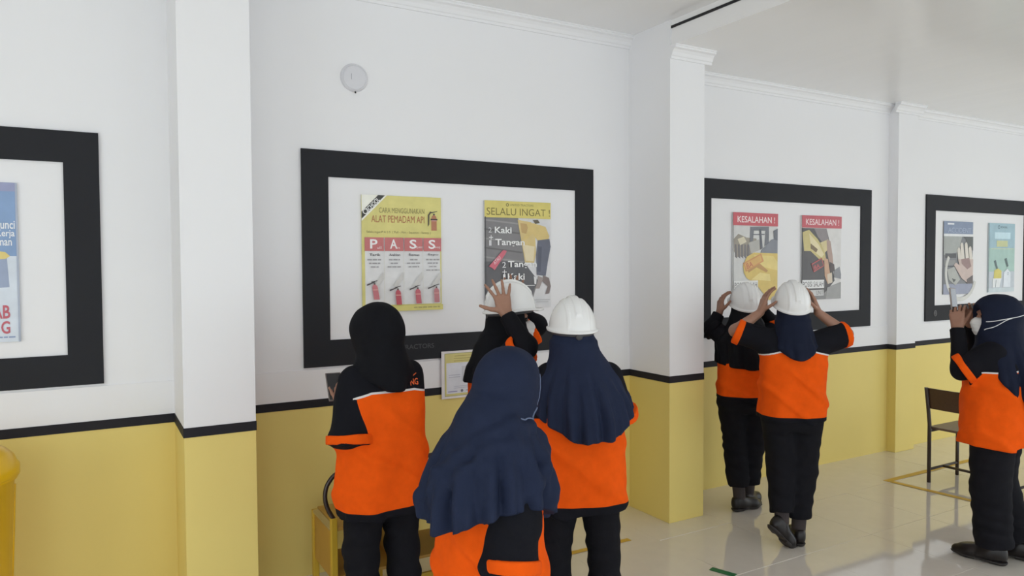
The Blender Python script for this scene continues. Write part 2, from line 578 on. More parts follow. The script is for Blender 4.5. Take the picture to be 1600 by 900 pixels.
# --- fire extinguisher poster
P = Poster(1.332, 1.818, 1.432, 2.092, 'yellow and white fire extinguisher poster with four red letter squares', (208, 198, 108), y=Y_WALL - 0.009)
P.rect(0.035, 0.365, 0.985, 0.945, (214, 214, 214))
def extinguisher(P, u, v, h, rgb, tilt=0.0, hose=-1):
    """A little printed fire extinguisher standing at (u, v bottom), h tall."""
    w = h * P.H / P.W * 0.30
    def tr(a, b):
        return (u + a * w + tilt * b, v - b * h)
    P.poly([tr(-.5, 0), tr(.5, 0), tr(.5, .62), tr(.38, .72), tr(.15, .78), tr(-.15, .78), tr(-.38, .72), tr(-.5, .62)], rgb)
    P.poly([tr(-.15, .78), tr(.15, .78), tr(.15, .86), tr(-.15, .86)], (70, 60, 60))
    P.poly([tr(-.5, .88), tr(.6, .97), tr(.6, 1.0), tr(-.5, .93)], (60, 55, 55))
    P.poly([tr(-.5, .48), tr(.5, .48), tr(.5, .53), tr(-.5, .53)], (215, 150, 140))
    return tr
P.poly([(0, 0), (0, 0.0), (0.31, 0.0), (0.0, 0.225)], (226, 226, 214))
P.poly([(0.20, 0.0), (0.285, 0.0), (0.0, 0.205), (0.0, 0.145)], (52, 52, 48))
P.ring(0.045, 0.142, 0.032, 0.011, (215, 215, 210))
P.text('SCHOOL', 0.083, 0.108, 0.285, 0.148, (222, 222, 220), 0.02, rot=-45)
P.text('CARA MENGGUNAKAN', 0.21, 0.105, 0.78, 0.150, (140, 130, 70))
P.text('ALAT PEMADAM API', 0.115, 0.172, 0.78, 0.232, (176, 104, 62), 0.0)
P.text('Selalu ingat P A S S  ( Pull - Aim - Squeeze - Sweep )', 0.055, 0.305, 0.86, 0.330, (140, 132, 78))
tr = extinguisher(P, 0.905, 0.295, 0.175, (176, 108, 74))
P.poly([(0.855, 0.125), (0.875, 0.13), (0.845, 0.16), (0.842, 0.24), (0.825, 0.26), (0.825, 0.16)], (70, 62, 50))
P.poly([(0.86, 0.19), (0.95, 0.19), (0.95, 0.203), (0.86, 0.203)], (60, 50, 45))
heads = ['Tarik', 'Arahkan', 'Remas', 'Sapu']; subs = ['ull', 'im', 'queeze', 'weep']
rows = [3, 3, 3, 4]
cu_x = [0.03, 0.272, 0.515, 0.758]
for i in range(4):
    a = cu_x[i]
    P.rect(a, 0.362, a + 0.232, 0.478, (192, 98, 98))
    P.text('PASS'[i], a + 0.065, 0.378, a + 0.155, 0.458, (232, 226, 226), 0.02)
    P.text(subs[i], a + 0.15, 0.438, a + 0.155 + 0.016 * len(subs[i]), 0.460, (230, 205, 205))
    P.rect(a + 0.232, 0.478, a + 0.236, 0.945, (206, 204, 190))
    P.text(heads[i], a + 0.055, 0.500, a + 0.19, 0.522, (86, 82, 86), 0.015)
    for j in range(rows[i]):
        ins = 0.02 * ((i + j) % 3)
        P.words(a + 0.03 + ins, 0.548 + 0.031 * j, a + 0.205 - ins, 0.559 + 0.031 * j, (150, 148, 150), 17 * i + j)
    P.poly([(a + 0.10, 0.78), (a + 0.22, 0.66), (a + 0.225, 0.72), (a + 0.14, 0.80)], (198, 196, 192))
for u, v, h, rgb, tl in ((0.165, 0.895, 0.165, (196, 104, 112), -0.035), (0.44, 0.945, 0.165, (190, 72, 84), -0.02), (0.69, 0.94, 0.165, (188, 84, 96), -0.02), (0.925, 0.935, 0.165, (184, 110, 116), -0.01)):
    extinguisher(P, u, v, h, rgb, tl)
    P.poly([(u - 0.12, v - 0.132), (u - 0.02, v - 0.155), (u - 0.02, v - 0.147), (u - 0.12, v - 0.118)], (70, 64, 66))
P.rect(0, 0.952, 1, 1.0, (206, 196, 100))
P.words(0.62, 0.969, 0.96, 0.979, (160, 150, 84), 5)

# --- climbing poster
P = Poster(2.108, 2.590, 1.420, 2.090, 'poster with yellow heading and a worker climbing, behind the person holding a helmet', (206, 206, 208), y=Y_WALL - 0.009)
P.poly([(0, 0.15), (0.5, 0.15), (0.56, 0.40), (0.60, 0.58), (0.80, 0.74), (0.72, 0.92), (0.0, 0.92)], (118, 116, 118))
P.poly([(0, 0.56), (0.58, 0.56), (0.78, 0.73), (0.70, 0.92), (0, 0.92)], (86, 86, 90))
for k in range(5):
    P.poly([(0.0, 0.17 + k * 0.085), (0.50 + k * 0.02, 0.20 + k * 0.09), (0.50 + k * 0.02, 0.215 + k * 0.09), (0.0, 0.185 + k * 0.085)], (96, 93, 95) if k % 2 else (140, 138, 138))
P.poly([(0.49, 0.17), (0.70, 0.19), (0.76, 0.34), (0.77, 0.48), (0.74, 0.575), (0.60, 0.57)], (206, 180, 112))
P.poly([(0.53, 0.20), (0.66, 0.21), (0.62, 0.30), (0.55, 0.29)], (186, 150, 88))
P.poly([(0.56, 0.40), (0.75, 0.42), (0.73, 0.56), (0.61, 0.555)], (218, 202, 160))
P.poly([(0.62, 0.195), (0.74, 0.20), (0.92, 0.23), (0.98, 0.32), (0.96, 0.36), (0.80, 0.365), (0.72, 0.30), (0.62, 0.355), (0.56, 0.35), (0.66, 0.27)], (208, 180, 104))
P.poly([(0.72, 0.17), (0.80, 0.165), (0.83, 0.195), (0.76, 0.205)], (92, 84, 66))
P.poly([(0.80, 0.36), (0.98, 0.345), (1.0, 0.42), (0.955, 0.56), (0.92, 0.70), (0.78, 0.69), (0.77, 0.50)], (92, 96, 112))
P.poly([(0.80, 0.42), (0.86, 0.42), (0.84, 0.66), (0.79, 0.66)], (76, 80, 96))
P.poly([(0.88, 0.695), (0.97, 0.72), (1.0, 0.80), (0.975, 0.87), (0.91, 0.875), (0.95, 0.80), (0.86, 0.75)], (120, 106, 104))
P.poly([(0.80, 0.70), (0.88, 0.72), (0.82, 0.82), (0.75, 0.82), (0.79, 0.75)], (150, 138, 134))
P.poly([(0.73, 0.70), (0.775, 0.72), (0.77, 0.78), (0.74, 0.775)], (215, 215, 215))
P.rect(0, 0, 1, 0.155, (208, 192, 92))
P.ring(0.335, 0.035, 0.022, 0.01, (110, 100, 50)); P.text('UNITED TRACTORS', 0.375, 0.024, 0.73, 0.044, (128, 118, 62))
P.text('SELALU INGAT !', 0.03, 0.066, 0.985, 0.132, (112, 100, 42), -0.004)
P.text('2', 0.055, 0.248, 0.10, 0.295, (205, 205, 208)); P.text('Kaki', 0.145, 0.240, 0.395, 0.300, (232, 232, 232), 0.02)
P.rect(0.06, 0.335, 0.12, 0.342, (220, 220, 222)); P.rect(0.086, 0.318, 0.094, 0.360, (220, 220, 222))
P.text('1', 0.06, 0.365, 0.095, 0.415, (205, 205, 208)); P.text('Tangan', 0.15, 0.352, 0.59, 0.428, (232, 232, 232), 0.02)
P.poly([(0.055, 0.605), (0.265, 0.455), (0.32, 0.462), (0.30, 0.49), (0.14, 0.64), (0.10, 0.62)], (206, 92, 110))
P.text('ATAU', 0.145, 0.558, 0.265, 0.592, (228, 200, 205), 0.01, rot=-42)
P.text('2', 0.25, 0.566, 0.305, 0.618, (225, 225, 228)); P.text('Tangan', 0.335, 0.556, 0.775, 0.632, (236, 236, 236), 0.02)
P.rect(0.25, 0.655, 0.315, 0.662, (225, 225, 228)); P.rect(0.278, 0.637, 0.287, 0.680, (225, 225, 228))
P.text('1', 0.26, 0.680, 0.295, 0.735, (225, 225, 228)); P.text('Kaki', 0.33, 0.672, 0.585, 0.735, (236, 236, 236), 0.02)
P.rect(0.46, 0.785, 0.74, 0.792, (225, 225, 225))
P.text('ik', 0.53, 0.82, 0.60, 0.865, (225, 225, 228), 0.02); P.text('?', 0.66, 0.88, 0.70, 0.94, (225, 225, 228), 0.02)
P.rect(0.70, 0.925, 0.98, 0.931, (170, 170, 172)); P.rect(0.76, 0.945, 0.95, 0.951, (170, 170, 172))
P.rect(0, 0.15, 0.012, 0.92, (60, 60, 64))

# --- two red-headed posters
P = Poster(4.236, 4.730, 1.405, 2.082, 'red-headed poster with a yellow machine, left one of the red pair', (200, 200, 198), y=Y_WALL - 0.009)
P.poly([(0.02, 0.30), (0.12, 0.24), (0.30, 0.28), (0.52, 0.29), (0.56, 0.38), (0.40, 0.48), (0.10, 0.50), (0.03, 0.44)], (148, 140, 126))
for k in range(5):
    P.poly([(0.04 + k * 0.07, 0.36), (0.08 + k * 0.07, 0.36), (0.10 + k * 0.065, 0.52), (0.05 + k * 0.065, 0.50)], (112, 108, 110))
P.poly([(0.10, 0.30), (0.24, 0.27), (0.30, 0.33), (0.16, 0.37)], (206, 196, 168))
P.poly([(0.34, 0.34), (0.58, 0.30), (0.60, 0.42), (0.40, 0.46)], (172, 170, 164))
P.poly([(0.38, 0.16), (0.80, 0.15), (0.80, 0.34), (0.70, 0.38), (0.72, 0.20), (0.46, 0.20), (0.44, 0.32), (0.37, 0.33)], (108, 110, 118))
P.poly([(0.58, 0.18), (0.62, 0.18), (0.66, 0.40), (0.60, 0.42)], (90, 92, 100))
P.poly([(0.42, 0.24), (0.70, 0.235), (0.70, 0.248), (0.42, 0.252)], (96, 98, 106))
P.poly([(0.62, 0.43), (0.86, 0.30), (1.0, 0.28), (1.0, 0.46), (0.62, 0.47)], (122, 126, 136))
P.poly([(0.90, 0.20), (1.0, 0.17), (1.0, 0.31), (0.92, 0.30)], (100, 104, 114))
P.poly([(0.22, 0.60), (0.30, 0.50), (0.46, 0.45), (1.0, 0.46), (1.0, 1.0), (0.80, 1.0), (0.52, 0.82), (0.30, 0.74), (0.24, 0.68)], (214, 184, 92))
P.poly([(0.46, 0.48), (0.9, 0.49), (1.0, 0.56), (1.0, 0.66), (0.7, 0.62), (0.5, 0.55)], (222, 198, 112))
P.poly([(0.26, 0.58), (0.46, 0.52), (0.60, 0.58), (0.78, 0.66), (0.74, 0.68), (0.52, 0.62), (0.34, 0.68)], (186, 138, 78))
P.poly([(0.40, 0.76), (0.84, 0.78), (0.82, 0.70), (0.60, 0.68)], (228, 206, 124))
P.poly([(0.22, 0.57), (0.62, 0.46), (0.68, 0.55), (0.28, 0.67)], (206, 140, 82))
P.poly([(0.25, 0.58), (0.60, 0.48), (0.64, 0.545), (0.30, 0.65)], (214, 166, 90))
P.text('BA', 0.31, 0.575, 0.45, 0.64, (196, 100, 78), 0.01, rot=-20)
P.rect(0.02, 0.77, 0.55, 0.87, (222, 222, 220)); P.text('POSISI SALAH', 0.035, 0.79, 0.53, 0.85, (70, 68, 70), 0.0)
P.rect(0.02, 0.885, 0.42, 0.96, (222, 222, 220))
P.rect(-0.004, 0, 1.0, 0.145, (196, 76, 86)); P.text('KESALAHAN !', 0.09, 0.04, 0.93, 0.112, (238, 214, 214), 0.012)
P.rect(0, 0.145, 0.01, 1, (110, 110, 112))

P = Poster(5.018, 5.516, 1.392, 2.082, 'red-headed poster with a dark tipped machine, right one of the red pair', (208, 206, 204), y=Y_WALL - 0.009)
P.poly([(0, 0.15), (0.62, 0.15), (0.70, 0.30), (0.78, 0.60), (0.84, 0.78), (0.60, 0.92), (0, 0.92)], (82, 80, 82))
P.poly([(0.02, 0.20), (0.18, 0.17), (0.40, 0.28), (0.58, 0.42), (0.62, 0.54), (0.44, 0.52), (0.22, 0.42), (0.06, 0.42)], (196, 180, 112))
P.poly([(0.18, 0.21), (0.42, 0.34), (0.56, 0.46), (0.50, 0.50), (0.24, 0.40)], (218, 204, 156))
P.poly([(0.22, 0.33), (0.40, 0.40), (0.36, 0.44), (0.22, 0.39)], (120, 100, 70))
P.poly([(0.30, 0.15), (0.62, 0.15), (0.68, 0.30), (0.52, 0.32), (0.40, 0.25)], (132, 124, 126))
P.poly([(0.46, 0.32), (0.66, 0.28), (0.70, 0.38), (0.58, 0.44)], (206, 190, 134))
P.poly([(0.62, 0.28), (0.72, 0.30), (0.78, 0.48), (0.80, 0.60), (0.72, 0.62), (0.64, 0.44)], (168, 140, 128))
P.poly([(0.56, 0.50), (0.66, 0.52), (0.72, 0.70), (0.66, 0.82), (0.58, 0.72)], (196, 152, 120))
P.poly([(0.70, 0.55), (0.82, 0.58), (0.84, 0.66), (0.72, 0.68)], (84, 74, 74))
P.poly([(0.64, 0.70), (0.76, 0.68), (0.78, 0.80), (0.66, 0.82)], (206, 190, 168))
P.poly([(0.60, 1.0), (0.64, 0.86), (1.0, 0.80), (1.0, 1.0)], (150, 150, 150))
P.poly([(0.82, 0.66), (0.96, 0.61), (1.0, 0.70), (1.0, 0.76), (0.82, 0.74)], (130, 132, 138))
P.poly([(0, 0.92), (0.6, 0.92), (0.6, 1.0), (0, 1.0)], (126, 126, 126))
P.poly([(0.235, 0.575), (0.50, 0.50), (0.56, 0.60), (0.30, 0.675)], (186, 84, 84))
P.poly([(0.255, 0.585), (0.49, 0.517), (0.535, 0.593), (0.305, 0.657)], (96, 78, 80))
P.text('BA', 0.315, 0.595, 0.46, 0.645, (196, 88, 88), 0.02, rot=-16)
P.rect(0.01, 0.765, 0.56, 0.865, (222, 222, 222)); P.text('POSISI SALAH', 0.03, 0.785, 0.545, 0.845, (72, 72, 74))
P.rect(0.16, 0.885, 0.55, 0.955, (196, 196, 196)); P.text('UNIT', 0.36, 0.895, 0.54, 0.945, (110, 110, 112))
P.rect(-0.004, 0, 1.0, 0.145, (192, 78, 88)); P.text('KESALAHAN !', 0.09, 0.04, 0.93, 0.112, (234, 204, 206), 0.012)
P.rect(0, 0.145, 0.01, 0.92, (60, 60, 62))

# --- hand poster and pale blue poster on the far board
P = Poster(7.036, 7.536, 1.385, 2.084, 'dark poster showing a pale open hand above a steering wheel', (112, 114, 118), y=Y_WALL - 0.009)
P.rect(0, 0, 1, 0.17, (112, 128, 158)); P.rect(0, 0.17, 1, 0.205, (214, 216, 218)); P.rect(0, 0.86, 1, 1, (136, 142, 166))
P.rect(0.12, 0.022, 0.34, 0.045, (215, 218, 225)); P.text('ACCIDENT', 0.14, 0.085, 0.93, 0.155, (150, 164, 190), 0.01)
P.poly([(0, 0.205), (0.62, 0.205), (0.5, 0.42), (0.0, 0.46)], (150, 154, 150))
P.rect(0.05, 0.44, 0.42, 0.50, (66, 66, 68)); P.rect(0.02, 0.53, 0.40, 0.60, (128, 128, 126)); P.rect(0.04, 0.61, 0.34, 0.625, (64, 64, 66))
P.poly([(0.64, 0.205), (1, 0.205), (1, 0.40), (0.86, 0.38), (0.74, 0.24)], (74, 78, 76))
P.ring(0.60, 0.70, 0.56, 0.075, (196, 196, 190), 20, 215, 30)
P.poly([(0.12, 0.66), (0.36, 0.62), (0.56, 0.80), (0.40, 0.88), (0.18, 0.80)], (160, 162, 156))
P.poly([(0.28, 0.78), (0.42, 0.80), (0.34, 0.84)], (70, 72, 70))
for a, b, c, d in ((0.45, 0.36, 0.55, 0.55), (0.55, 0.29, 0.64, 0.52), (0.70, 0.285, 0.79, 0.52), (0.84, 0.34, 0.93, 0.55)):
    P.poly([(a, b + 0.03), (a + 0.03, b), (a + 0.075, b), (a + 0.10, b + 0.03), (d * 0 + a + 0.16, d), (a + 0.04, d)], (206, 198, 186))
P.poly([(0.48, 0.52), (1.0, 0.52), (1.0, 0.80), (0.78, 0.84), (0.60, 0.78), (0.40, 0.64), (0.34, 0.60), (0.40, 0.565), (0.52, 0.60)], (190, 166, 156))
P.poly([(0.58, 0.52), (0.86, 0.50), (0.94, 0.62), (0.80, 0.66), (0.60, 0.58)], (140, 108, 104))
P.poly([(0.78, 0.80), (1.0, 0.74), (1.0, 0.86), (0.80, 0.86)], (88, 78, 76))

P = Poster(7.822, 8.322, 1.386, 2.084, 'pale blue and green poster with a yellow tag and a white tag', (186, 200, 206), y=Y_WALL - 0.009)
P.rect(0, 0, 1, 0.36, (142, 178, 192)); P.rect(0, 0.36, 1, 0.70, (150, 186, 176)); P.rect(0, 0.70, 1, 0.94, (176, 186, 196))
P.ring(0.38, 0.055, 0.04, 0.018, (84, 112, 126)); P.text('SCHOOL', 0.45, 0.04, 0.70, 0.068, (78, 104, 120), 0.02)
P.rect(0.22, 0.13, 0.82, 0.225, (182, 214, 226)); P.rect(0.30, 0.25, 0.72, 0.34, (186, 192, 134)); P.rect(0.10, 0.362, 0.95, 0.375, (176, 196, 168))
P.poly([(0.20, 0.55), (0.27, 0.53), (0.36, 0.66), (0.30, 0.67)], (70, 92, 92)); P.poly([(0.60, 0.52), (0.68, 0.50), (0.76, 0.62), (0.70, 0.64)], (70, 92, 92))
P.poly([(0.22, 0.68), (0.36, 0.655), (0.49, 0.69), (0.49, 0.80), (0.20, 0.80)], (204, 190, 74)); P.poly([(0.16, 0.80), (0.49, 0.80), (0.42, 0.93), (0.16, 0.93)], (218, 222, 224))
P.poly([(0.28, 0.82), (0.30, 0.82), (0.28, 0.93), (0.26, 0.93)], (120, 130, 136))
P.poly([(0.58, 0.71), (0.72, 0.66), (0.84, 0.72), (0.84, 0.93), (0.56, 0.93)], (212, 220, 230)); P.ring(0.74, 0.73, 0.03, 0.012, (150, 165, 180))
P.rect(0, 0, 0.012, 0.99, (96, 112, 116))

# --- notice under the middle board (its code square is left blank)
P = Poster(1.812, 2.075, 0.893, 1.178, 'white notice with yellow border and small print, hung below the middle board', (214, 208, 208), depth=0.006, name='wall_notice', cat='notice', y=Y_WALL - 0.0155)
P.rect(0.07, 0.045, 0.93, 0.955, (152, 150, 96)); P.rect(0.085, 0.058, 0.915, 0.942, (200, 188, 104)); P.rect(0.115, 0.25, 0.885, 0.90, (204, 206, 214))
for k, v in enumerate((0.10, 0.155, 0.205)):
    P.rect(0.30 + 0.02 * (k == 0), v, 0.74, v + 0.014, (168, 150, 70))
for v in (0.50, 0.545):
    P.rect(0.17, v, 0.46, v + 0.016, (172, 174, 188))
P.rect(0.50, 0.33, 0.76, 0.66, (186, 188, 194))
for v in (0.745, 0.78):
    P.rect(0.30, v, 0.72, v + 0.012, (176, 178, 190))
P.rect(0.15, 0.845, 0.38, 0.868, (150, 150, 186)); P.disc(0.50, 0.85, 0.032, (92, 96, 108)); P.rect(0.60, 0.838, 0.74, 0.858, (150, 152, 168))

flush_texts()

# --- round white unit high on the wall
r = empty('wall_disc', (1.303, Y_WALL, 2.737))
tag(r, 'round white disc mounted high on the wall above the middle board', 'wall disc')
M_DISC = mat('white_plastic', (0.70, 0.70, 0.735, 1), rough=0.45, noise=0.02)
o = link('disc', lathe_mesh([(0, 0.020), (0.05, 0.020), (0.068, 0.018), (0.075, 0.013), (0.078, 0.004), (0.078, 0.0)]), r, M_DISC); o.rotation_euler = (math.radians(90), 0, 0)
o = link('rim', tube_mesh([(0.066 * math.cos(a * math.pi / 20), 0.066 * math.sin(a * math.pi / 20), 0.0185) for a in range(40)], 0.0025, 6, True), r, M_DISC); o.rotation_euler = (math.radians(90), 0, 0)
box('slot', -0.022, -0.019, -0.0212, -0.019, -0.014, 0.018, mat('grey_slot', srgb(170, 170, 176), rough=0.5), r)
o = link('hook', tube_mesh([(0.004, 0, -0.077), (0.004, -0.012, -0.079), (0.004, -0.014, -0.086)], 0.0035, 8), r, M_DARKGAP)

# ================================================================== furniture
M_YMETAL = mat('yellow_enamel', srgb(196, 160, 48), rough=0.35, spec=0.5, noise=0.06, nscale=12)
M_YSEAT = mat('yellow_brown_seat', srgb(178, 136, 58), rough=0.4, noise=0.1, nscale=8)
M_BTUBE = mat('dark_brown_tube', srgb(44, 30, 24), rough=0.35, spec=0.5, noise=0.08)
M_CHROME = mat('bright_edge_strip', srgb(200, 190, 160), rough=0.25, metal=0.8, noise=0.03)

def yellow_chair(x, y, label):
    """Low chair facing the wall: yellow box frame, shelf under the seat, dark bent-tube hoop back."""
    r = empty('yellow_chair', (x, y, 0))
    tag(r, label, 'chair', 'yellow chairs along the wall')
    W, D, t = 0.37, 0.36, 0.030
    for sx in (0, W - t):
        box('leg', sx, sx + t, 0, t, 0, 0.50, M_YMETAL, r, 0.003)
        box('leg', sx, sx + t, D - t, D, 0, 0.445, M_YMETAL, r, 0.003)
        box('side_panel', sx + 0.008, sx + t - 0.008, t, D - t, 0.20, 0.435, M_YSEAT, r)
        box('side_rail', sx, sx + t, t, D - t, 0.435, 0.450, M_CHROME, r, 0.003)
    box('seat', t, W - t, 0.005, D, 0.435, 0.455, M_YSEAT, r, 0.004)
    box('shelf', t, W - t, 0.01, D - 0.01, 0.20, 0.215, M_YSEAT, r, 0.003)
    box('stretcher', t, W - t, 0.004, 0.024, 0.10, 0.125, M_YMETAL, r, 0.003)
    h = [(0.015, 0.015, 0.495), (-0.012, 0.02, 0.55), (-0.022, 0.022, 0.61), (-0.005, 0.02, 0.67), (0.05, 0.015, 0.715), (W / 2, 0.005, 0.73),
         (W - 0.05, 0.015, 0.715), (W + 0.005, 0.02, 0.67), (W + 0.022, 0.022, 0.61), (W + 0.012, 0.02, 0.55), (W - 0.015, 0.015, 0.495)]
    link('back_hoop', tube_mesh(smooth_path(h, 6), 0.011, 10), r, M_BTUBE)
    box('backrest', 0.06, W - 0.06, 0.0, 0.014, 0.585, 0.695, M_YSEAT, r, 0.004)
    for sx in (0.06, W - 0.075):
        box('back_slat', sx, sx + 0.015, 0.004, 0.016, 0.455, 0.72, M_YMETAL, r, 0.003)
    return r
yellow_chair(0.968, 3.39, 'yellow chair with dark hoop back behind the person in the black hijab')
yellow_chair(1.390, 3.42, 'yellow chair with dark hoop back between the black and the navy hijab')

M_WOOD = mat('dark_brown_plywood', srgb(74, 50, 36), rough=0.4, spec=0.5, noise=0.25, nscale=7, stretch=(1, 8, 8))
M_WOODT = mat('brown_seat_plywood', srgb(98, 78, 64), rough=0.35, spec=0.5, noise=0.18, nscale=7, stretch=(1, 8, 8))
M_STEEL = mat('dark_painted_steel', srgb(58, 46, 40), rough=0.4, spec=0.5, noise=0.06)
def brown_chair(x, y, rz, label):
    """Faces +X of its own frame, backrest along -Y; origin at the foot of the rear leg."""
    r = empty('school_chair', (x, y, 0), rz)
    tag(r, label, 'chair', 'brown school chairs by the wall')
    W, D, t = 0.44, 0.40, 0.026
    for sy in (0, -(W - t)):
        link('leg', tube_mesh([(t / 2, sy - t / 2, 0), (t / 2, sy - t / 2, 0.45), (-0.01, sy - t / 2, 0.60), (-0.035, sy - t / 2, 0.735)], 0.014, 8), r, M_STEEL)
        link('leg', tube_mesh([(D, sy - t / 2, 0), (D, sy - t / 2, 0.405)], 0.013, 8), r, M_STEEL)
        link('side_rail', tube_mesh([(t / 2, sy - t / 2, 0.400), (D, sy - t / 2, 0.400)], 0.012, 8), r, M_STEEL)
        link('stretcher', tube_mesh([(t / 2, sy - t / 2, 0.10), (D, sy - t / 2, 0.10)], 0.010, 8), r, M_STEEL)
    link('cross_bar', tube_mesh([(D / 2, -t / 2, 0.10), (D / 2, -W + t / 2, 0.10)], 0.010, 8), r, M_STEEL)
    s = box('seat', 0.03, D + 0.02, -W - 0.005, 0.005, 0.412, 0.430, M_WOODT, r, 0.004)
    # curved back board
    verts, faces = [], []
    n = 10
    for k in range(n + 1):
        yy = 0.008 - k / n * (W + 0.016)
        bow = 0.018 * (1 - (2 * k / n - 1) ** 2)
        for zz, dx in ((0.575, -0.012), (0.735, -0.040)):
            verts += [(dx - bow + 0.026, yy, zz), (dx - bow + 0.014, yy, zz)]
    for k in range(n):
        a, b = k * 4, (k + 1) * 4
        faces += [(a, a + 2, b + 2, b), (a + 1, b + 1, b + 3, a + 3), (a + 2, a + 3, b + 3, b + 2), (a, b, b + 1, a + 1)]
    faces += [(0, 1, 3, 2), (n * 4, n * 4 + 2, n * 4 + 3, n * 4 + 1)]
    me = mesh_from(verts, faces, 'backrest')
    bm = bmesh.new(); bm.from_mesh(me); bmesh.ops.recalc_face_normals(bm, faces=bm.faces); bm.to_mesh(me); bm.free()
    link('backrest', me, r, M_WOOD)
    return r
brown_chair(5.568, 3.263, 0.0, 'brown wooden school chair with dark steel legs beside the person filming')
brown_chair(5.52, 2.66, 0.0, 'second brown school chair, just showing at the right edge behind the person filming')

# --- yellow bin at the left edge
r = empty('litter_bin', (-0.475, 3.62, 0))
tag(r, 'round yellow plastic bin with a domed lid at the left edge', 'bin')
M_BIN = mat('yellow_bin_plastic', srgb(232, 186, 20), rough=0.35, spec=0.5, noise=0.05, nscale=5)
link('body', lathe_mesh([(0.0, 0.0), (0.15, 0.0), (0.160, 0.02), (0.195, 0.83), (0.207, 0.835), (0.207, 0.86), (0.195, 0.865), (0.19, 0.86), (0.155, 0.03), (0, 0.03)]), r, M_BIN)
link('lid', lathe_mesh([(0.208, 0.845), (0.215, 0.85), (0.215, 0.885), (0.205, 0.90), (0.196, 0.925), (0.165, 0.955), (0.10, 0.975), (0.0, 0.985)]), r, M_BIN)
for k in range(8):
    a = k * math.pi / 4 + 0.1
    link('rib', tube_mesh([(0.168 * math.cos(a), 0.168 * math.sin(a), 0.25), (0.192 * math.cos(a), 0.192 * math.sin(a), 0.80)], 0.008, 6), r, M_BIN)

# ================================================================== people: implicit surfaces turned into meshes
def V3(*a):
    return np.array(a, dtype=np.float64)
def unit(v):
    v = np.asarray(v, dtype=np.float64)
    return v / np.linalg.norm(v)

def smin(a, b, k):
    if k <= 1e-6:
        return np.minimum(a, b)
    h = np.maximum(k - np.abs(a - b), 0.0) / k
    return np.minimum(a, b) - h * h * k * 0.25

class Prim:
    def __init__(self, fn, c, r, k):
        self.fn, self.c, self.r, self.k = fn, np.asarray(c, float), r, k

def cone(a, b, r1, r2, k=0.02):
    a, b = np.asarray(a, float), np.asarray(b, float)
    ba = b - a
    L2 = max(ba @ ba, 1e-9)
    def fn(p):
        h = np.clip(((p - a) @ ba) / L2, 0, 1)
        q = p - a - h[:, None] * ba
        return np.sqrt(np.einsum('ij,ij->i', q, q)) - (r1 + (r2 - r1) * h)
    return Prim(fn, (a + b) / 2, math.sqrt(L2) / 2 + max(r1, r2), k)

def ell(c, r, R=None, k=0.02):
    c, r = np.asarray(c, float), np.asarray(r, float)
    def fn(p):
        q = p - c
        if R is not None:
            q = q @ R
        k0 = np.sqrt(((q / r) ** 2).sum(1)) + 1e-9
        k1 = np.sqrt(((q / (r * r)) ** 2).sum(1)) + 1e-9
        return k0 * (k0 - 1) / k1
    return Prim(fn, c, max(r), k)

def capped(a, b, r1, r2, k=0.005, cut0=None, cut1=None):
    """Cone with flat ends: cut0/cut1 distances beyond a (negative side) and beyond b."""
    base = cone(a, b, r1, r2)
    a, b = np.asarray(a, float), np.asarray(b, float)
    L = np.linalg.norm(b - a); u = (b - a) / L
    def fn(p):
        t = (p - a) @ u
        d = base.fn(p)
        if cut1 is not None: d = np.maximum(d, t - cut1)
        if cut0 is not None: d = np.maximum(d, cut0 - t)
        return d
    return Prim(fn, base.c, base.r + 0.05, k)

def loft(rows, n=2.3, k=0.02, fold=None, z0=None, z1=None, top_round=0.0):
    """rows: (z, half width, half depth, cx, cy); fold(theta, z) is added to the radius as a fraction."""
    rows = sorted(rows)
    Z = np.array([r[0] for r in rows]); A = np.array([r[1:] for r in rows], float)
    zz = np.linspace(Z[0], Z[-1], 160)
    # smooth the piecewise-linear profile
    tab = np.stack([np.interp(zz, Z, A[:, i]) for i in range(A.shape[1])], 1)
    ker = np.hanning(21); ker /= ker.sum()
    pad = np.concatenate([np.repeat(tab[:1], 10, 0), tab, np.repeat(tab[-1:], 10, 0)], 0)
    tab = np.stack([np.convolve(pad[:, i], ker, 'valid') for i in range(tab.shape[1])], 1)
    lo = Z[0] if z0 is None else z0
    hi = Z[-1] if z1 is None else z1
    def fn(p):
        z = p[:, 2]
        a, b, cx, cy = (np.interp(z, zz, tab[:, i]) for i in range(4))
        x, y = p[:, 0] - cx, p[:, 1] - cy
        rho = (np.abs(x / a) ** n + np.abs(y / b) ** n) ** (1.0 / n) + 1e-6
        if fold is not None:
            rho = rho / (1.0 + fold(np.arctan2(y / b, x / a), z))
        rr = np.sqrt(x * x + y * y) + 1e-6
        d = rr * (1 - 1 / rho)
        d = np.where(rho < 0.3, -np.minimum(a, b) * 0.7, d)
        lo_ = lo(p) if callable(lo) else lo
        d = np.maximum(d, lo_ - z)
        d = np.maximum(d, z - hi)
        return d * 0.85
    zc = (Z[0] + Z[-1]) / 2
    return Prim(fn, (A[:, 2].mean(), A[:, 3].mean(), zc), math.hypot((Z[-1] - Z[0]) / 2, A[:, :2].max()) + 0.12, k)

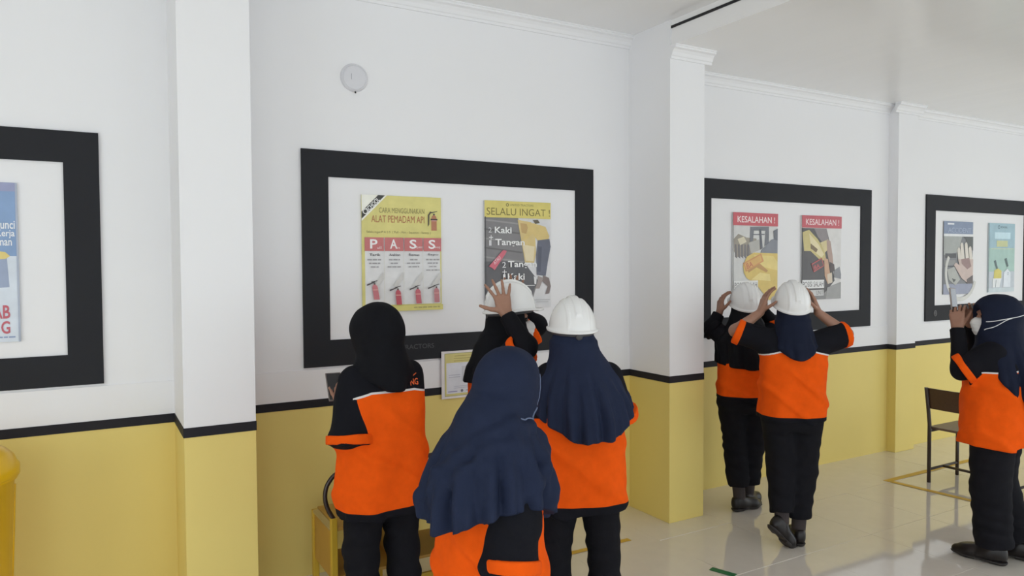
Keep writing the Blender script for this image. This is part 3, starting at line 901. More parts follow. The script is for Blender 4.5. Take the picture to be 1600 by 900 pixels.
class Shape:
    def __init__(self):
        self.add, self.sub, self.cut = [], [], []
        self.disp = None
    def __iadd__(self, p):
        if isinstance(p, (list, tuple)): self.add += list(p)
        else: self.add.append(p)
        return self
    def eval(self, p, c=None, rad=None):
        d = np.full(len(p), 9.0)
        for q in self.add:
            if c is not None and math.dist(q.c, c) > q.r + rad + 0.08:
                continue
            d = smin(d, q.fn(p), q.k)
        for q in self.sub:
            if c is not None and math.dist(q.c, c) > q.r + rad + 0.08:
                continue
            d = -smin(-d, q.fn(p), q.k)
        for f in self.cut:
            d = np.maximum(d, f(p))
        if self.disp is not None:
            near = np.abs(d) < 0.045                       # the surface relief only matters close to the surface
            if near.any():
                d[near] -= self.disp(p[near])
        return d
    def bounds(self):
        lo = np.min([q.c - q.r for q in self.add], 0); hi = np.max([q.c + q.r for q in self.add], 0)
        return lo - 0.03, hi + 0.03
    def project(self, pts, off=0.0, it=12):
        """Move points to the surface (plus an offset)."""
        p = np.array(pts, float)
        for _ in range(it):
            d = self.eval(p) - off
            e = 1e-3
            g = np.stack([(self.eval(p + e * np.eye(3)[i]) - self.eval(p - e * np.eye(3)[i])) / (2 * e) for i in range(3)], 1)
            g /= np.linalg.norm(g, axis=1, keepdims=True) + 1e-9
            p = p - g * np.clip(d, -0.03, 0.03)[:, None]
        return p
    def mesh(self, h, name, lo=None, hi=None):
        B = 10
        l0, h0 = self.bounds()
        if lo is not None: l0 = np.maximum(l0, lo)
        if hi is not None: h0 = np.minimum(h0, hi)
        nb = np.ceil((h0 - l0) / (h * B)).astype(int)
        N = nb * B + 1
        val = np.ones(N, dtype=np.float32)
        g = np.arange(B + 1) * h
        G = np.stack(np.meshgrid(g, g, g, indexing='ij'), -1).reshape(-1, 3)
        ctr = np.stack(np.meshgrid(*[np.arange(n) for n in nb], indexing='ij'), -1).reshape(-1, 3)
        C = l0 + (ctr + 0.5) * B * h
        dc = self.eval(C)
        rad = math.sqrt(3) * B * h / 2
        for idx, c, d in zip(ctr, C, dc):
            s = idx * B
            sl = tuple(slice(s[i], s[i] + B + 1) for i in range(3))
            if d > rad * 1.5 + 0.02:
                continue
            if d < -(rad * 1.5 + 0.02):
                val[sl] = -1.0
                continue
            v = self.eval(l0 + s * h + G, c, rad)
            val[sl] = v.reshape(B + 1, B + 1, B + 1)
        return nets(val, l0, h, name)

def nets(val, org, h, name):
    """Naive surface nets."""
    val[0], val[-1], val[:, 0], val[:, -1], val[:, :, 0], val[:, :, -1] = 1, 1, 1, 1, 1, 1
    N = np.array(val.shape)
    S = val < 0
    flat = lambda a: (a[:, 0] * N[1] + a[:, 1]) * N[2] + a[:, 2]
    ids, pts, quads = [], [], []
    for ax in range(3):
        s0 = [slice(None)] * 3; s1 = [slice(None)] * 3
        s0[ax] = slice(0, -1); s1[ax] = slice(1, None)
        E = np.argwhere(S[tuple(s0)] != S[tuple(s1)])
        if len(E) == 0: continue
        e2 = E.copy(); e2[:, ax] += 1
        v0 = val[E[:, 0], E[:, 1], E[:, 2]].astype(np.float64); v1 = val[e2[:, 0], e2[:, 1], e2[:, 2]].astype(np.float64)
        t = v0 / (v0 - v1)
        P = E.astype(np.float64); P[:, ax] += t
        b, c = (ax + 1) % 3, (ax + 2) % 3
        cells = []
        for db, dc in ((0, 0), (-1, 0), (-1, -1), (0, -1)):
            q = E.copy(); q[:, b] += db; q[:, c] += dc
            cells.append(flat(q))
            ids.append(cells[-1]); pts.append(P)
        Q = np.stack(cells, 1)
        inside0 = S[E[:, 0], E[:, 1], E[:, 2]]
        Q[~inside0] = Q[~inside0][:, ::-1]
        quads.append(Q)
    ids = np.concatenate(ids); pts = np.concatenate(pts); quads = np.concatenate(quads)
    u, inv = np.unique(ids, return_inverse=True)
    cnt = np.bincount(inv).astype(np.float64)
    co = np.stack([np.bincount(inv, pts[:, i]) / cnt for i in range(3)], 1) * h + org
    F = np.searchsorted(u, quads)
    # two light smoothing passes take the grid out of the surface
    for lam in (0.5, 0.3):
        acc = np.zeros_like(co); n = np.zeros(len(co))
        for k in range(4):
            a, b2 = F[:, k], F[:, (k + 1) % 4]
            for i in range(3):
                acc[:, i] += np.bincount(a, co[b2, i], len(co)) + np.bincount(b2, co[a, i], len(co))
            n += np.bincount(a, minlength=len(co)) + np.bincount(b2, minlength=len(co))
        co = co + lam * (acc / n[:, None] - co)
    me = bpy.data.meshes.new(name)
    me.vertices.add(len(co)); me.vertices.foreach_set('co', co.astype(np.float32).ravel())
    me.loops.add(F.size); me.loops.foreach_set('vertex_index', F.astype(np.int32).ravel())
    me.polygons.add(len(F)); me.polygons.foreach_set('loop_start', np.arange(0, F.size, 4, dtype=np.int32))
    me.polygons.foreach_set('use_smooth', np.ones(len(F), dtype=bool))
    me.update(calc_edges=True)
    return me, co

def add_attr(me, name, values):
    a = me.attributes.new(name, 'FLOAT', 'POINT')
    a.data.foreach_set('value', np.asarray(values, dtype=np.float32))

WOB = {}
def wob(p, s, seed=0, n=5):
    """Cheap smooth noise, about -1..1."""
    if (seed, n) not in WOB:
        g = np.random.RandomState(seed); tab = []
        for i in range(n):
            d = g.normal(size=3); tab.append((d / np.linalg.norm(d) * (1 + 0.5 * i), g.uniform(0, 6.28), 1 / (2.6 * (1 + 0.35 * i))))
        WOB[(seed, n)] = tab
    out = np.zeros(len(p))
    for d, f, a in WOB[(seed, n)]:
        out += np.sin(p @ (d * s) + f) * a
    return out

# ------------------------------------------------------------------ cloth materials
def cloth(name, rgb, rough=0.85, noise=0.12):
    return mat(name, rgb, rough=rough, spec=0.12, noise=noise, nscale=25, bump=0.25, bscale=420)
C_ORANGE = (0.86, 0.102, 0.004, 1)
C_BLACK = (0.0085, 0.0088, 0.0125, 1)
C_PIPE = (0.72, 0.70, 0.70, 1)
def shirt_material():
    """Orange body, black yoke and sleeves, white piping: sewn panels kept as mesh attributes."""
    m = cloth('shirt_cloth', C_ORANGE)
    nt = m.node_tree
    b = nt.nodes['Principled BSDF']
    base = b.inputs['Base Color'].links[0].from_socket
    def attr(n):
        a = nt.nodes.new('ShaderNodeAttribute'); a.attribute_name = n
        return a.outputs['Fac']
    def gt(sock, v):
        q = nt.nodes.new('ShaderNodeMath'); q.operation = 'GREATER_THAN'; q.inputs[1].default_value = v
        nt.links.new(sock, q.inputs[0]); return q.outputs[0]
    def mix(f, a, c):
        q = nt.nodes.new('ShaderNodeMix'); q.data_type = 'RGBA'
        nt.links.new(f, q.inputs['Factor']); nt.links.new(a, q.inputs['A']); q.inputs['B'].default_value = c
        return q.outputs['Result']
    c = mix(gt(attr('dark'), 0.0), base, C_BLACK)
    c = mix(gt(attr('pipe'), 0.0), c, C_PIPE)
    nt.links.new(c, b.inputs['Base Color'])
    return m
M_SHIRT = shirt_material()
M_CUFF = cloth('orange_cuff', C_ORANGE)
M_TROUSER = cloth('black_trouser_cloth', (0.0095, 0.0095, 0.0125, 1), noise=0.2)
M_UNDER = cloth('black_undersleeve', (0.0075, 0.0075, 0.0100, 1))
M_NAVY = cloth('navy_hijab_cloth', (0.0165, 0.0235, 0.052, 1), rough=0.75)
M_DNAVY = cloth('dark_navy_hijab_cloth', (0.0105, 0.0145, 0.032, 1), rough=0.75)
M_BHIJAB = cloth('black_hijab_cloth', (0.0065, 0.0068, 0.0092, 1), rough=0.75)
M_SKIN = mat('skin', (0.34, 0.18, 0.122, 1), rough=0.5, spec=0.4, noise=0.08, nscale=60)
M_SKIN2 = mat('skin_darker', (0.30, 0.155, 0.105, 1), rough=0.5, spec=0.4, noise=0.08, nscale=60)
M_SHOE = mat('dark_leather', (0.011, 0.0085, 0.0085, 1), rough=0.36, spec=0.35, noise=0.15, nscale=30)
M_SOLE = mat('shoe_sole_rubber', (0.022, 0.018, 0.017, 1), rough=0.6, noise=0.1)
M_SOCK = mat('grey_sock', (0.045, 0.035, 0.035, 1), rough=0.9, noise=0.1, bump=0.3, bscale=300)
M_MASK = mat('white_mask_cloth', (0.66, 0.65, 0.64, 1), rough=0.8, noise=0.03, bump=0.15, bscale=300)
M_STRAP = mat('white_strap', (0.75, 0.75, 0.76, 1), rough=0.7, noise=0.03)
M_EYE = mat('dark_eye', (0.02, 0.013, 0.01, 1), rough=0.15, noise=0.05)

# ------------------------------------------------------------------ body building
def hand(wrist, d, n, right, curl=(0.35, 0.4, 0.3), spread=0.10, sc=1.0, thumb=(0.55, 0.75, 0.25), tb=0.25):
    """Palm, four fingers of unequal length and a thumb leaving the side of the palm.
    d: wrist to knuckles, n: the way the palm faces."""
    d = unit(d); n = np.asarray(n, float); n = unit(n - d * (n @ d))
    t = np.cross(d, n) * (1 if right else -1)
    wrist = np.asarray(wrist, float)
    out = []
    off_k = [0.031, 0.0105, -0.0105, -0.030]; len_k = [0.086, 0.090, 0.086, 0.078]; off_w = [0.016, 0.005, -0.006, -0.016]
    segs = [(0.040, 0.024, 0.020), (0.044, 0.027, 0.021), (0.040, 0.025, 0.020), (0.031, 0.019, 0.018)]
    kn = []
    for i in range(4):
        a = wrist + (off_w[i] * t + 0.006 * d) * sc
        b = wrist + (off_k[i] * t + len_k[i] * d) * sc
        out.append(cone(a, b, 0.0135 * sc, 0.0110 * sc, 0.014))
        kn.append(b)
    out.append(cone(wrist + (0.018 * t + 0.02 * d) * sc, wrist + (0.026 * t + 0.055 * d + 0.006 * n) * sc, 0.015 * sc, 0.012 * sc, 0.014))
    for i in range(4):
        ang = 0.0
        p = kn[i]
        fd = unit(d + t * spread * (1.5 - i) / 1.5)
        for j in range(3):
            ang += curl[j] * (1 + 0.06 * i)
            v = fd * math.cos(ang) + n * math.sin(ang)
            q = p + v * segs[i][j] * sc
            out.append(cone(p, q, (0.0086 - 0.0008 * j) * sc, (0.0080 - 0.0009 * j) * sc, 0.004))
            p = q
    p = wrist + (0.024 * d + 0.024 * t + 0.004 * n) * sc
    v = unit(thumb[0] * d + thumb[1] * t + thumb[2] * n)
    for j, (L, r0, r1) in enumerate(((0.040, 0.0135, 0.0110), (0.031, 0.0105, 0.0095), (0.026, 0.0093, 0.0075))):
        q = p + v * L * sc
        out.append(cone(p, q, r0 * sc, r1 * sc, 0.008 if j == 0 else 0.004))
        p = q
        v = unit(v + d * tb + n * 0.05)
    return out

def rotz(a):
    c, s = math.cos(a), math.sin(a)
    return np.array([[c, -s, 0], [s, c, 0], [0, 0, 1.0]])
def rotx(a):
    c, s = math.cos(a), math.sin(a)
    return np.array([[1, 0, 0], [0, c, -s], [0, s, c]])

SHOE_MESH = None
def shoe_meshes():
    """Low leather shoe, toe along +Y, origin under the heel."""
    global SHOE_MESH
    if SHOE_MESH: return SHOE_MESH
    s = Shape()
    s += [cone((0, 0.0, 0.045), (0, 0.05, 0.045), 0.034, 0.036, 0.02), cone((0, 0.0, 0.075), (0, 0.03, 0.085), 0.031, 0.034, 0.02),
          cone((0, 0.05, 0.045), (0.004, 0.15, 0.034), 0.038, 0.040, 0.03), cone((0.004, 0.15, 0.030), (0.002, 0.205, 0.026), 0.038, 0.025, 0.03),
          cone((0, 0.03, 0.075), (0, 0.12, 0.045), 0.030, 0.030, 0.03)]
    s.cut.append(lambda p: 0.014 - p[:, 2])
    s.cut.append(lambda p: p[:, 2] - 0.098 + 0.25 * np.maximum(p[:, 1] - 0.05, 0))
    up, _ = s.mesh(0.005, 'shoe_upper')
    q = Shape()
    q += [cone((0, 0.0, 0.03), (0, 0.05, 0.03), 0.038, 0.038, 0.02), cone((0, 0.05, 0.03), (0.004, 0.15, 0.03), 0.036, 0.043, 0.02), cone((0.004, 0.15, 0.03), (0.002, 0.210, 0.03), 0.042, 0.028, 0.02)]
    q.cut.append(lambda p: np.where((p[:, 1] > 0.045) & (p[:, 1] < 0.11), 0.010, 0.0) - p[:, 2])
    q.cut.append(lambda p: p[:, 2] - 0.019)
    so, _ = q.mesh(0.005, 'shoe_sole')
    SHOE_MESH = (up, so)
    return SHOE_MESH

def make_person(label, pos, face_deg, H, hem, arms, legs, hijab, head=(0.0, 0.0, 0.0), res=0.005, torso_w=0.20, torso_d=0.145,
                skin=None, mask=False, under=(), yoke=0.775, lean=0.0, hem_dark=0.03, sleeve_r=(0.072, 0.080), cuff_len=0.035, cuff_mat=(None, None), trouser_r=(0.098, 0.078, 0.072),
                sleeve_ext=(0.0, 0.0), seed=1, belly=0.0, pipe=True, shoe_scale=1.0, head_off=(0, 0, 0), shx=0.148):
    """One standing figure in its own frame: +Y is the way it faces, +X its right.
    arms: {'R': (elbow, wrist, hand dir, palm normal, curl, spread), 'L': ...}; legs: {'R': (knee, ankle, foot yaw deg, foot pitch deg, trouser end height), ...}"""
    root = empty('person', (pos[0], pos[1], 0), -math.radians(face_deg))
    tag(root, label, 'person')
    z_hip, z_sh = 0.505 * H, 0.792 * H
    ly = lambda z: lean * max(z - z_hip, 0) / (z_sh - z_hip)          # forward lean of the upper body
    sh = {'R': V3(shx, ly(z_sh), z_sh), 'L': V3(-shx, ly(z_sh), z_sh)}
    hip = {'R': V3(0.082, 0, z_hip), 'L': V3(-0.082, 0, z_hip)}
    yawd, pitchd, rolld = head
    HR = rotz(math.radians(yawd)) @ rotx(math.radians(pitchd))
    hc = V3(head_off[0], ly(H) + 0.015 + head_off[1], 0.928 * H + head_off[2])
    hp = lambda x, y, z: hc + HR @ V3(x, y, z)                        # point in head space
    # ---------------- the body, one continuous skin surface
    b = Shape()
    b += loft([(0.47 * H, 0.135, 0.10, 0, 0), (0.53 * H, 0.155, 0.105, 0, 0), (0.62 * H, 0.125, 0.09, 0, ly(0.62 * H)), (0.73 * H, 0.150, 0.10, 0, ly(0.73 * H)),
               (0.79 * H, 0.155, 0.085, 0, ly(0.79 * H)), (0.825 * H, 0.09, 0.065, 0, ly(0.825 * H))], k=0.03)
    b += cone((0, ly(z_sh), 0.80 * H), hc + HR @ V3(0, -0.02, -0.05), 0.058, 0.052, 0.03)
    b += [ell(hc + HR @ V3(0, -0.008, 0.012), (0.074, 0.092, 0.094), HR, 0.02), ell(hp(0, 0.018, -0.045), (0.058, 0.070, 0.062), HR, 0.03),
          ell(hp(0, 0.070, -0.088), (0.026, 0.022, 0.018), HR, 0.02)]
    b += [cone(hp(0, 0.084, 0.010), hp(0, 0.103, -0.024), 0.009, 0.012, 0.010), ell(hp(0, 0.094, -0.030), (0.018, 0.011, 0.008), HR, 0.008),
          cone(hp(-0.030, 0.080, 0.024), hp(0.030, 0.080, 0.024), 0.010, 0.010, 0.012),
          ell(hp(0, 0.086, -0.054), (0.024, 0.011, 0.006), HR, 0.006), ell(hp(0, 0.084, -0.065), (0.021, 0.011, 0.007), HR, 0.006),
          ell(hp(0.078, -0.008, -0.012), (0.008, 0.020, 0.030), HR, 0.008), ell(hp(-0.078, -0.008, -0.012), (0.008, 0.020, 0.030), HR, 0.008)]
    b.sub += [ell(hp(0.031, 0.094, 0.006), (0.019, 0.014, 0.011), HR, 0.010), ell(hp(-0.031, 0.094, 0.006), (0.019, 0.014, 0.011), HR, 0.010)]
    for s in 'RL':
        el, wr, hd, hn, cu, spd = arms[s][:6]
        el, wr = np.asarray(el, float), np.asarray(wr, float)
        b += [cone(sh[s], el, 0.048, 0.039, 0.035), cone(el, wr, 0.039, 0.0245, 0.015)]
        ex = arms[s][6] if len(arms[s]) > 6 else {}
        b += hand(wr, hd, hn, s == 'R', cu, spd, **ex)
        kn, an = np.asarray(legs[s][0], float), np.asarray(legs[s][1], float)
        b += [cone(hip[s], kn, 0.074, 0.052, 0.03), cone(kn, an, 0.052, 0.034, 0.02)]
        fy = math.radians(legs[s][2]); fp = math.radians(legs[s][3])
        fd = rotz(-fy) @ rotx(fp) @ V3(0, 1, 0); fu = rotz(-fy) @ rotx(fp) @ V3(0, 0, 1)
        b += [cone(an - fu * 0.02, an - fu * 0.035 + fd * 0.10, 0.026, 0.020, 0.02)]
    me, _ = b.mesh(res, 'body')
    link('body', me, root, skin or M_SKIN)
    for sx in (-1, 1):
        ev = lathe_mesh([(0, -0.0115), (0.007, -0.009), (0.0113, -0.002), (0.0113, 0.002), (0.007, 0.009), (0, 0.0115)], 12, 'eye')
        eo = link('eye', ev, root, M_EYE); eo.location = Vector(hp(0.031 * sx, 0.079, 0.006))
    # ---------------- trousers
    t = Shape()
    r0, r1, r2 = trouser_r
    t += loft([(0.40 * H, 0.155, 0.115, 0, 0), (0.47 * H, 0.172, 0.128, 0, -0.008), (0.53 * H, 0.172, 0.122, 0, -0.005), (0.60 * H, 0.150, 0.112, 0, 0)], n=2.4, k=0.02)
    t.add[0] = loft([(0.455 * H, 0.150, 0.11, 0, 0), (0.49 * H, 0.176, 0.130, 0, -0.008), (0.53 * H, 0.174, 0.124, 0, -0.005), (0.61 * H, 0.150, 0.112, 0, 0)], n=2.4, k=0.02)
    for s in 'RL':
        kn, an = np.asarray(legs[s][0], float), np.asarray(legs[s][1], float)
        u = unit(an - kn); L = np.linalg.norm(an - kn)
        t += [cone(hip[s] + V3(0, 0, 0.0), kn, r0, r1, 0.03)]
        endl = legs[s][4]
        t += [capped(kn, an + u * 0.1, r1, r2, 0.015, None, L - endl)]
    def tdisp(p):
        low = np.clip((0.55 * H - p[:, 2]) / (0.3 * H), 0, 1)
        d = 0.0045 * wob(p * V3(1, 1, 2.2), 26, seed + 5) + 0.003 * low * np.sin(p[:, 2] * 70 + 5 * wob(p, 9, seed + 3))
        return d
    t.disp = tdisp
    me, _ = t.mesh(0.008, 'trousers')
    link('trousers', me, root, M_TROUSER)
    # ---------------- shirt
    s_ = Shape()
    tw, td = torso_w, torso_d
    torso = loft([(hem - 0.03, tw * 1.0, td * 0.99, 0, 0.0), (hem, tw * 1.0, td * 0.99, 0, 0), (0.50 * H, tw * 1.0, td * 1.02, 0, 0), (0.60 * H, tw * 0.93, td * 0.94 + belly, 0, ly(0.60 * H)),
                  (0.70 * H, tw * 0.93, td * 0.95, 0, ly(0.7 * H)), (0.755 * H, tw * 0.90, td * 0.90, 0, ly(0.76 * H)), (0.79 * H, tw * 0.78, td * 0.74, 0, ly(0.79 * H)),
                  (0.82 * H, tw * 0.52, td * 0.56, 0, ly(0.82 * H)), (0.845 * H, tw * 0.36, td * 0.42, 0, ly(0.85 * H))],
                 n=2.5, k=0.04, z0=hem, fold=lambda th, z: 0.018 * np.clip((0.72 * H - z) / 0.3, 0, 1) * np.sin(5 * th + seed + 3 * z) + 0.010 * np.sin(9 * th + 2 * seed - 8 * z))
    s_ += torso
    sleeves = []
    for i, s in enumerate('RL'):
        el = np.asarray(arms[s][0], float)
        d = el - sh[s]; L = np.linalg.norm(d); u = d / L
        ext = sleeve_ext[i]
        sl = capped(sh[s] - V3(0.02 if s == 'R' else -0.02, 0, 0), el + u * 0.12, sleeve_r[0], sleeve_r[1], 0.045, None, L - 0.005 + ext)
        sleeves.append((s, sl, sh[s], u, L + ext, el))
        s_ += sl
    def sdisp(p):
        low = np.clip((0.74 * H - p[:, 2]) / 0.1, 0, 1)
        d = 0.004 + 0.006 * wob(p * V3(1, 1, 0.7), 15, seed) + 0.0025 * wob(p, 36, seed + 1)
        d = np.clip(d, -0.001, 0.02)
        return d + 0.012 * low * np.maximum(np.sin(p[:, 0] * 20 + p[:, 2] * 26 + 2 * wob(p, 6, seed + 2)), 0) ** 3
    s_.disp = sdisp
    me, co = s_.mesh(0.007, 'shirt')
    dt = torso.fn(co)
    ds = np.min([sl.fn(co) for (_, sl, _, _, _, _) in sleeves], 0)
    zy = yoke * H - 0.10 * np.maximum(np.abs(co[:, 0]) - 0.10, 0) / 0.1 * 0.25
    yk = co[:, 2] - zy
    dark = np.maximum(np.maximum(yk, (dt - ds) * 0.8), (hem + hem_dark) - co[:, 2] if hem_dark else -1)
    add_attr(me, 'dark', dark)
    pp = 0.0045 - np.abs(yk - 0.002)
    pp = np.minimum(pp, (ds - dt) * 0.5 + 0.004) if pipe else -np.ones(len(co))
    add_attr(me, 'pipe', pp)
    shirt = link('shirt', me, root, M_SHIRT)
    # cuffs at the sleeve ends
    for ci, (s, sl, a, u, L, el) in enumerate(sleeves):
        c = Shape()
        rr = sleeve_r[1] + 0.013
        c += capped(a, el + u * 0.12, rr, rr, 0.005, L - 0.005 - cuff_len, L + 0.001)
        c.sub.append(capped(a, el + u * 0.14, rr - 0.020, rr - 0.020, 0.001, L - cuff_len * 0.4, L + 0.1))
        c.disp = lambda p: 0.003 * wob(p, 24, seed + 9)
        me, _ = c.mesh(0.006, 'cuff')
        link('cuff', me, shirt, cuff_mat[ci] or M_CUFF)
    # long black undersleeves
    for s in under:
        el, wr = np.asarray(arms[s][0], float), np.asarray(arms[s][1], float)
        u = unit(wr - el); L = np.linalg.norm(wr - el)
        c = Shape()
        c += [capped(el, wr, 0.050, 0.038, 0.02, None, L - 0.005), cone(sh[s] * 0.4 + el * 0.6, el, 0.056, 0.052, 0.03)]
        c.disp = lambda p: 0.003 * wob(p, 45, seed + 4)
        me, _ = c.mesh(0.006, 'undersleeve')
        link('undersleeve', me, root, M_UNDER)
    # ---------------- shoes
    up, so = shoe_meshes()
    for s in 'RL':
        an = np.asarray(legs[s][1], float)
        fy = math.radians(legs[s][2]); fp = math.radians(legs[s][3])
        R = rotz(-fy) @ rotx(fp)
        o0 = an - R @ V3(0, 0.030, 0.085)
        e = link('shoe', up if not up.users else up.copy(), root, M_SHOE)
        mm = Matrix([list(R[0]) + [o0[0]], list(R[1]) + [o0[1]], list(R[2]) + [o0[2]], [0, 0, 0, 1]]) @ Matrix.Scale(shoe_scale, 4)
        e.matrix_local = mm
        q = link('sole', so if not so.users else so.copy(), e, M_SOLE)
        if legs[s][5:] and legs[s][5]:
            c = Shape(); kn = np.asarray(legs[s][0], float); u = unit(an - kn)
            c += cone(an - u * 0.14, an, 0.044, 0.041, 0.02)
            me, _ = c.mesh(0.006, 'sock'); link('sock', me, root, M_SOCK)
    # ---------------- hijab
    hj = Shape()
    hh = hijab
    cap = hh.get('cap', 1.0)
    hj += [ell(hc + HR @ V3(0, -0.012, 0.014), V3(0.092, 0.112, 0.112) * V3(*(cap if isinstance(cap, tuple) else (cap, cap, cap))), HR, 0.03), ell(hp(0, 0.012, -0.05), (0.078, 0.090, 0.080), HR, 0.04)]
    hj += [cone(hp(0, -0.032, -0.04), V3(0, ly(z_sh) - 0.03, 0.83 * H), hh.get('nape', 0.085), hh.get('neck', 0.082), 0.05)]
    zt, zb = 0.86 * H, hh['hem']
    fo = hh.get('fold', 0.10); nf = hh.get('nf', 7); ph = hh.get('ph', 0.0)
    def fold(th, z):
        g = np.clip((zt - z) / (zt - zb), 0, 1) ** 0.8
        return fo * g * (0.9 * (np.abs(np.sin(0.5 * nf * th + ph + 0.9 * np.sin(1.0 * th + ph) + hh.get('tw', 0.0) * z)) - 0.50) + 0.40 * (np.abs(np.sin((nf - 1.5) * th + 1.3 + 3 * z + ph)) - 0.62) + 0.2 * np.sin(3 * th + 6 * z))
    hemf = hh.get('hemf')
    rows = [(zb - 0.12,) + hh['rows'][0][1:]] + list(hh['rows'])
    hj += loft(rows, n=2.1, k=hh.get('k', 0.05), fold=fold, z0=(hemf if hemf else zb))
    if hh.get('drape', True):
        for sx in (-1, 1):
            hj += cone((0.02 * sx + head_off[0] * 0.5, ly(z_sh) - 0.02, 0.835 * H), (sx * (shx - 0.023), ly(z_sh) - 0.01, 0.782 * H), 0.070, 0.058, 0.06)
    for path, rr in hh.get('ridges', []):                              # soft rope folds lying on the cloth
        pp = hj.project([tuple(v) for v in smooth_path(path, 4)], -0.003)
        hj += [cone(pp[i], pp[i + 1], rr, rr, 0.022) for i in range(len(pp) - 1)]
    hj.disp = lambda p: 0.0035 * wob(p * V3(1, 1, 0.7), 22, seed + 20) + 0.0015 * wob(p, 60, seed + 21)
    hj.sub.append(ell(hp(0, 0.112, -0.012), (0.058, 0.055, 0.082), HR, 0.012))
    me, co = hj.mesh(0.007, 'hijab')
    hob = link('hijab', me, root, hh['mat'])
    # ---------------- face mask
    if mask:
        k_ = Shape()
        k_ += [ell(hp(0, 0.030, -0.050), (0.066, 0.083, 0.066), HR, 0.02), cone(hp(0, 0.088, 0.0), hp(0, 0.112, -0.034), 0.012, 0.020, 0.03), ell(hp(0, 0.080, -0.078), (0.036, 0.034, 0.030), HR, 0.03)]
        k_.cut.append(lambda p: -((p - hc) @ HR)[:, 1] + 0.030)
        k_.cut.append(lambda p: ((p - hc) @ HR)[:, 2] - 0.000 + 0.25 * np.abs(((p - hc) @ HR)[:, 0]))
        k_.disp = lambda p: 0.0012 * np.sin(((p - hc) @ HR)[:, 2] * 300)
        me, _ = k_.mesh(0.004, 'face_mask')
        mk = link('face_mask', me, root, M_MASK)
    return root, dict(hp=hp, HR=HR, hc=hc, hijab=hj, shirt=s_, hob=hob)

# ------------------------------------------------------------------ hard hats
M_HAT = mat('white_hat_plastic', (0.80, 0.80, 0.795, 1), rough=0.22, spec=0.5, noise=0.02, nscale=8)
M_HATIN = mat('hat_suspension_grey', (0.06, 0.06, 0.065, 1), rough=0.6, noise=0.1)
HAT = None
def hat_mesh():
    """White safety helmet, visor along +Y, origin in the brim plane."""
    global HAT
    if HAT: return HAT
    s = Shape()
    R0 = V3(0.117, 0.140, 0.152)
    s += ell((0, 0, -0.002), R0, None, 0.002)
    def ridge(w, grow, x0=0.0, y0=-0.125, y1=0.125):
        e = ell((0, 0, -0.002), R0 + V3(0, grow, grow))
        def fn(p):
            x = np.abs(p[:, 0]) - x0 if x0 else p[:, 0]
            ww = w * (1 - 0.25 * np.abs(p[:, 1]) / 0.14)
            return np.maximum(np.maximum(e.fn(p), np.abs(x) - ww), np.maximum(y0 - p[:, 1], p[:, 1] - y1))
        return Prim(fn, (0, 0, 0.07), 0.19, 0.006)
    s += [ridge(0.021, 0.0075), ridge(0.0075, 0.003, 0.050)]
    s.cut.append(lambda p: -0.004 - p[:, 2])
    brim = Shape()
    def bf(p):
        y = p[:, 1]
        front = np.clip(y / 0.14, 0, 1)
        a, b_ = 0.1275, np.where(y > 0, 0.184, 0.151)
        rr = np.sqrt(p[:, 0] ** 2 + y ** 2) + 1e-6
        rho = np.sqrt((p[:, 0] / a) ** 2 + (y / b_) ** 2) + 1e-6
        zc = -0.004 - 0.012 * front * front + 0.010 * (np.abs(p[:, 0]) / 0.13) ** 2 * front
        return np.maximum(rr * (1 - 1 / rho), np.abs(p[:, 2] - zc) - 0.0060)
    s2 = Shape(); s2.add = s.add; s2.cut = s.cut
    full = Shape()
    full += Prim(lambda p: s2.eval(p), (0, 0, 0.07), 0.20, 0.001)
    full += Prim(bf, (0, 0, 0), 0.21, 0.010)
    full.sub.append(Prim(ell((0, 0, -0.008), R0 - 0.008).fn, (0, 0, 0), 0.2, 0.001))
    me, _ = full.mesh(0.003, 'hat_shell')
    # headband, nape strap and ratchet knob inside
    band = tube_mesh([(0.101 * math.cos(a * math.pi / 16), 0.122 * math.sin(a * math.pi / 16) - 0.002, -0.016) for a in range(32)], 0.0085, 6, True)
    knob = lathe_mesh([(0, 0.012), (0.014, 0.012), (0.017, 0.008), (0.017, 0.0), (0, 0)], 16)
    lip = tube_mesh([(0.102 * math.cos(a), 0.120 * math.sin(a), -0.020) for a in [math.pi * (1.12 + 0.76 * k / 16) for k in range(17)]], 0.005, 6)
    HAT = (me, band, knob, lip)
    return HAT

def hard_hat(loc, yaw_deg, pitch_deg, label, roll_deg=0):
    me, band, knob, lip = hat_mesh()
    r = empty('hard_hat', loc)
    r.scale = (0.90, 0.92, 0.95)
    r.rotation_euler = (Matrix.Rotation(-math.radians(yaw_deg), 3, 'Z') @ Matrix.Rotation(math.radians(pitch_deg), 3, 'X') @ Matrix.Rotation(math.radians(roll_deg), 3, 'Y')).to_euler()
    tag(r, label, 'helmet', 'white hard hats worn by the people')
    link('shell', me, r, M_HAT)
    link('headband', band, r, M_HATIN)
    k = link('adjuster_knob', knob, r, M_HATIN); k.location = (0, -0.122, -0.022); k.rotation_euler = (math.radians(90), 0, 0)
    link('nape_strap', lip, r, M_HATIN)
    return r

def to_world(root_pos, face_deg, v):
    R = rotz(-math.radians(face_deg))
    w = R @ np.asarray(v, float)
    return (w[0] + root_pos[0], w[1] + root_pos[1], w[2])

# ================================================================== the seven people
def std_legs(H, sp=0.10, end=0.05):
    return {s: ((k * (sp * 0.95), 0.015, 0.285 * H), (k * (sp + 0.005), -0.015, 0.085), 8 * k, 0, end) for s, k in (('R', 1), ('L', -1))}

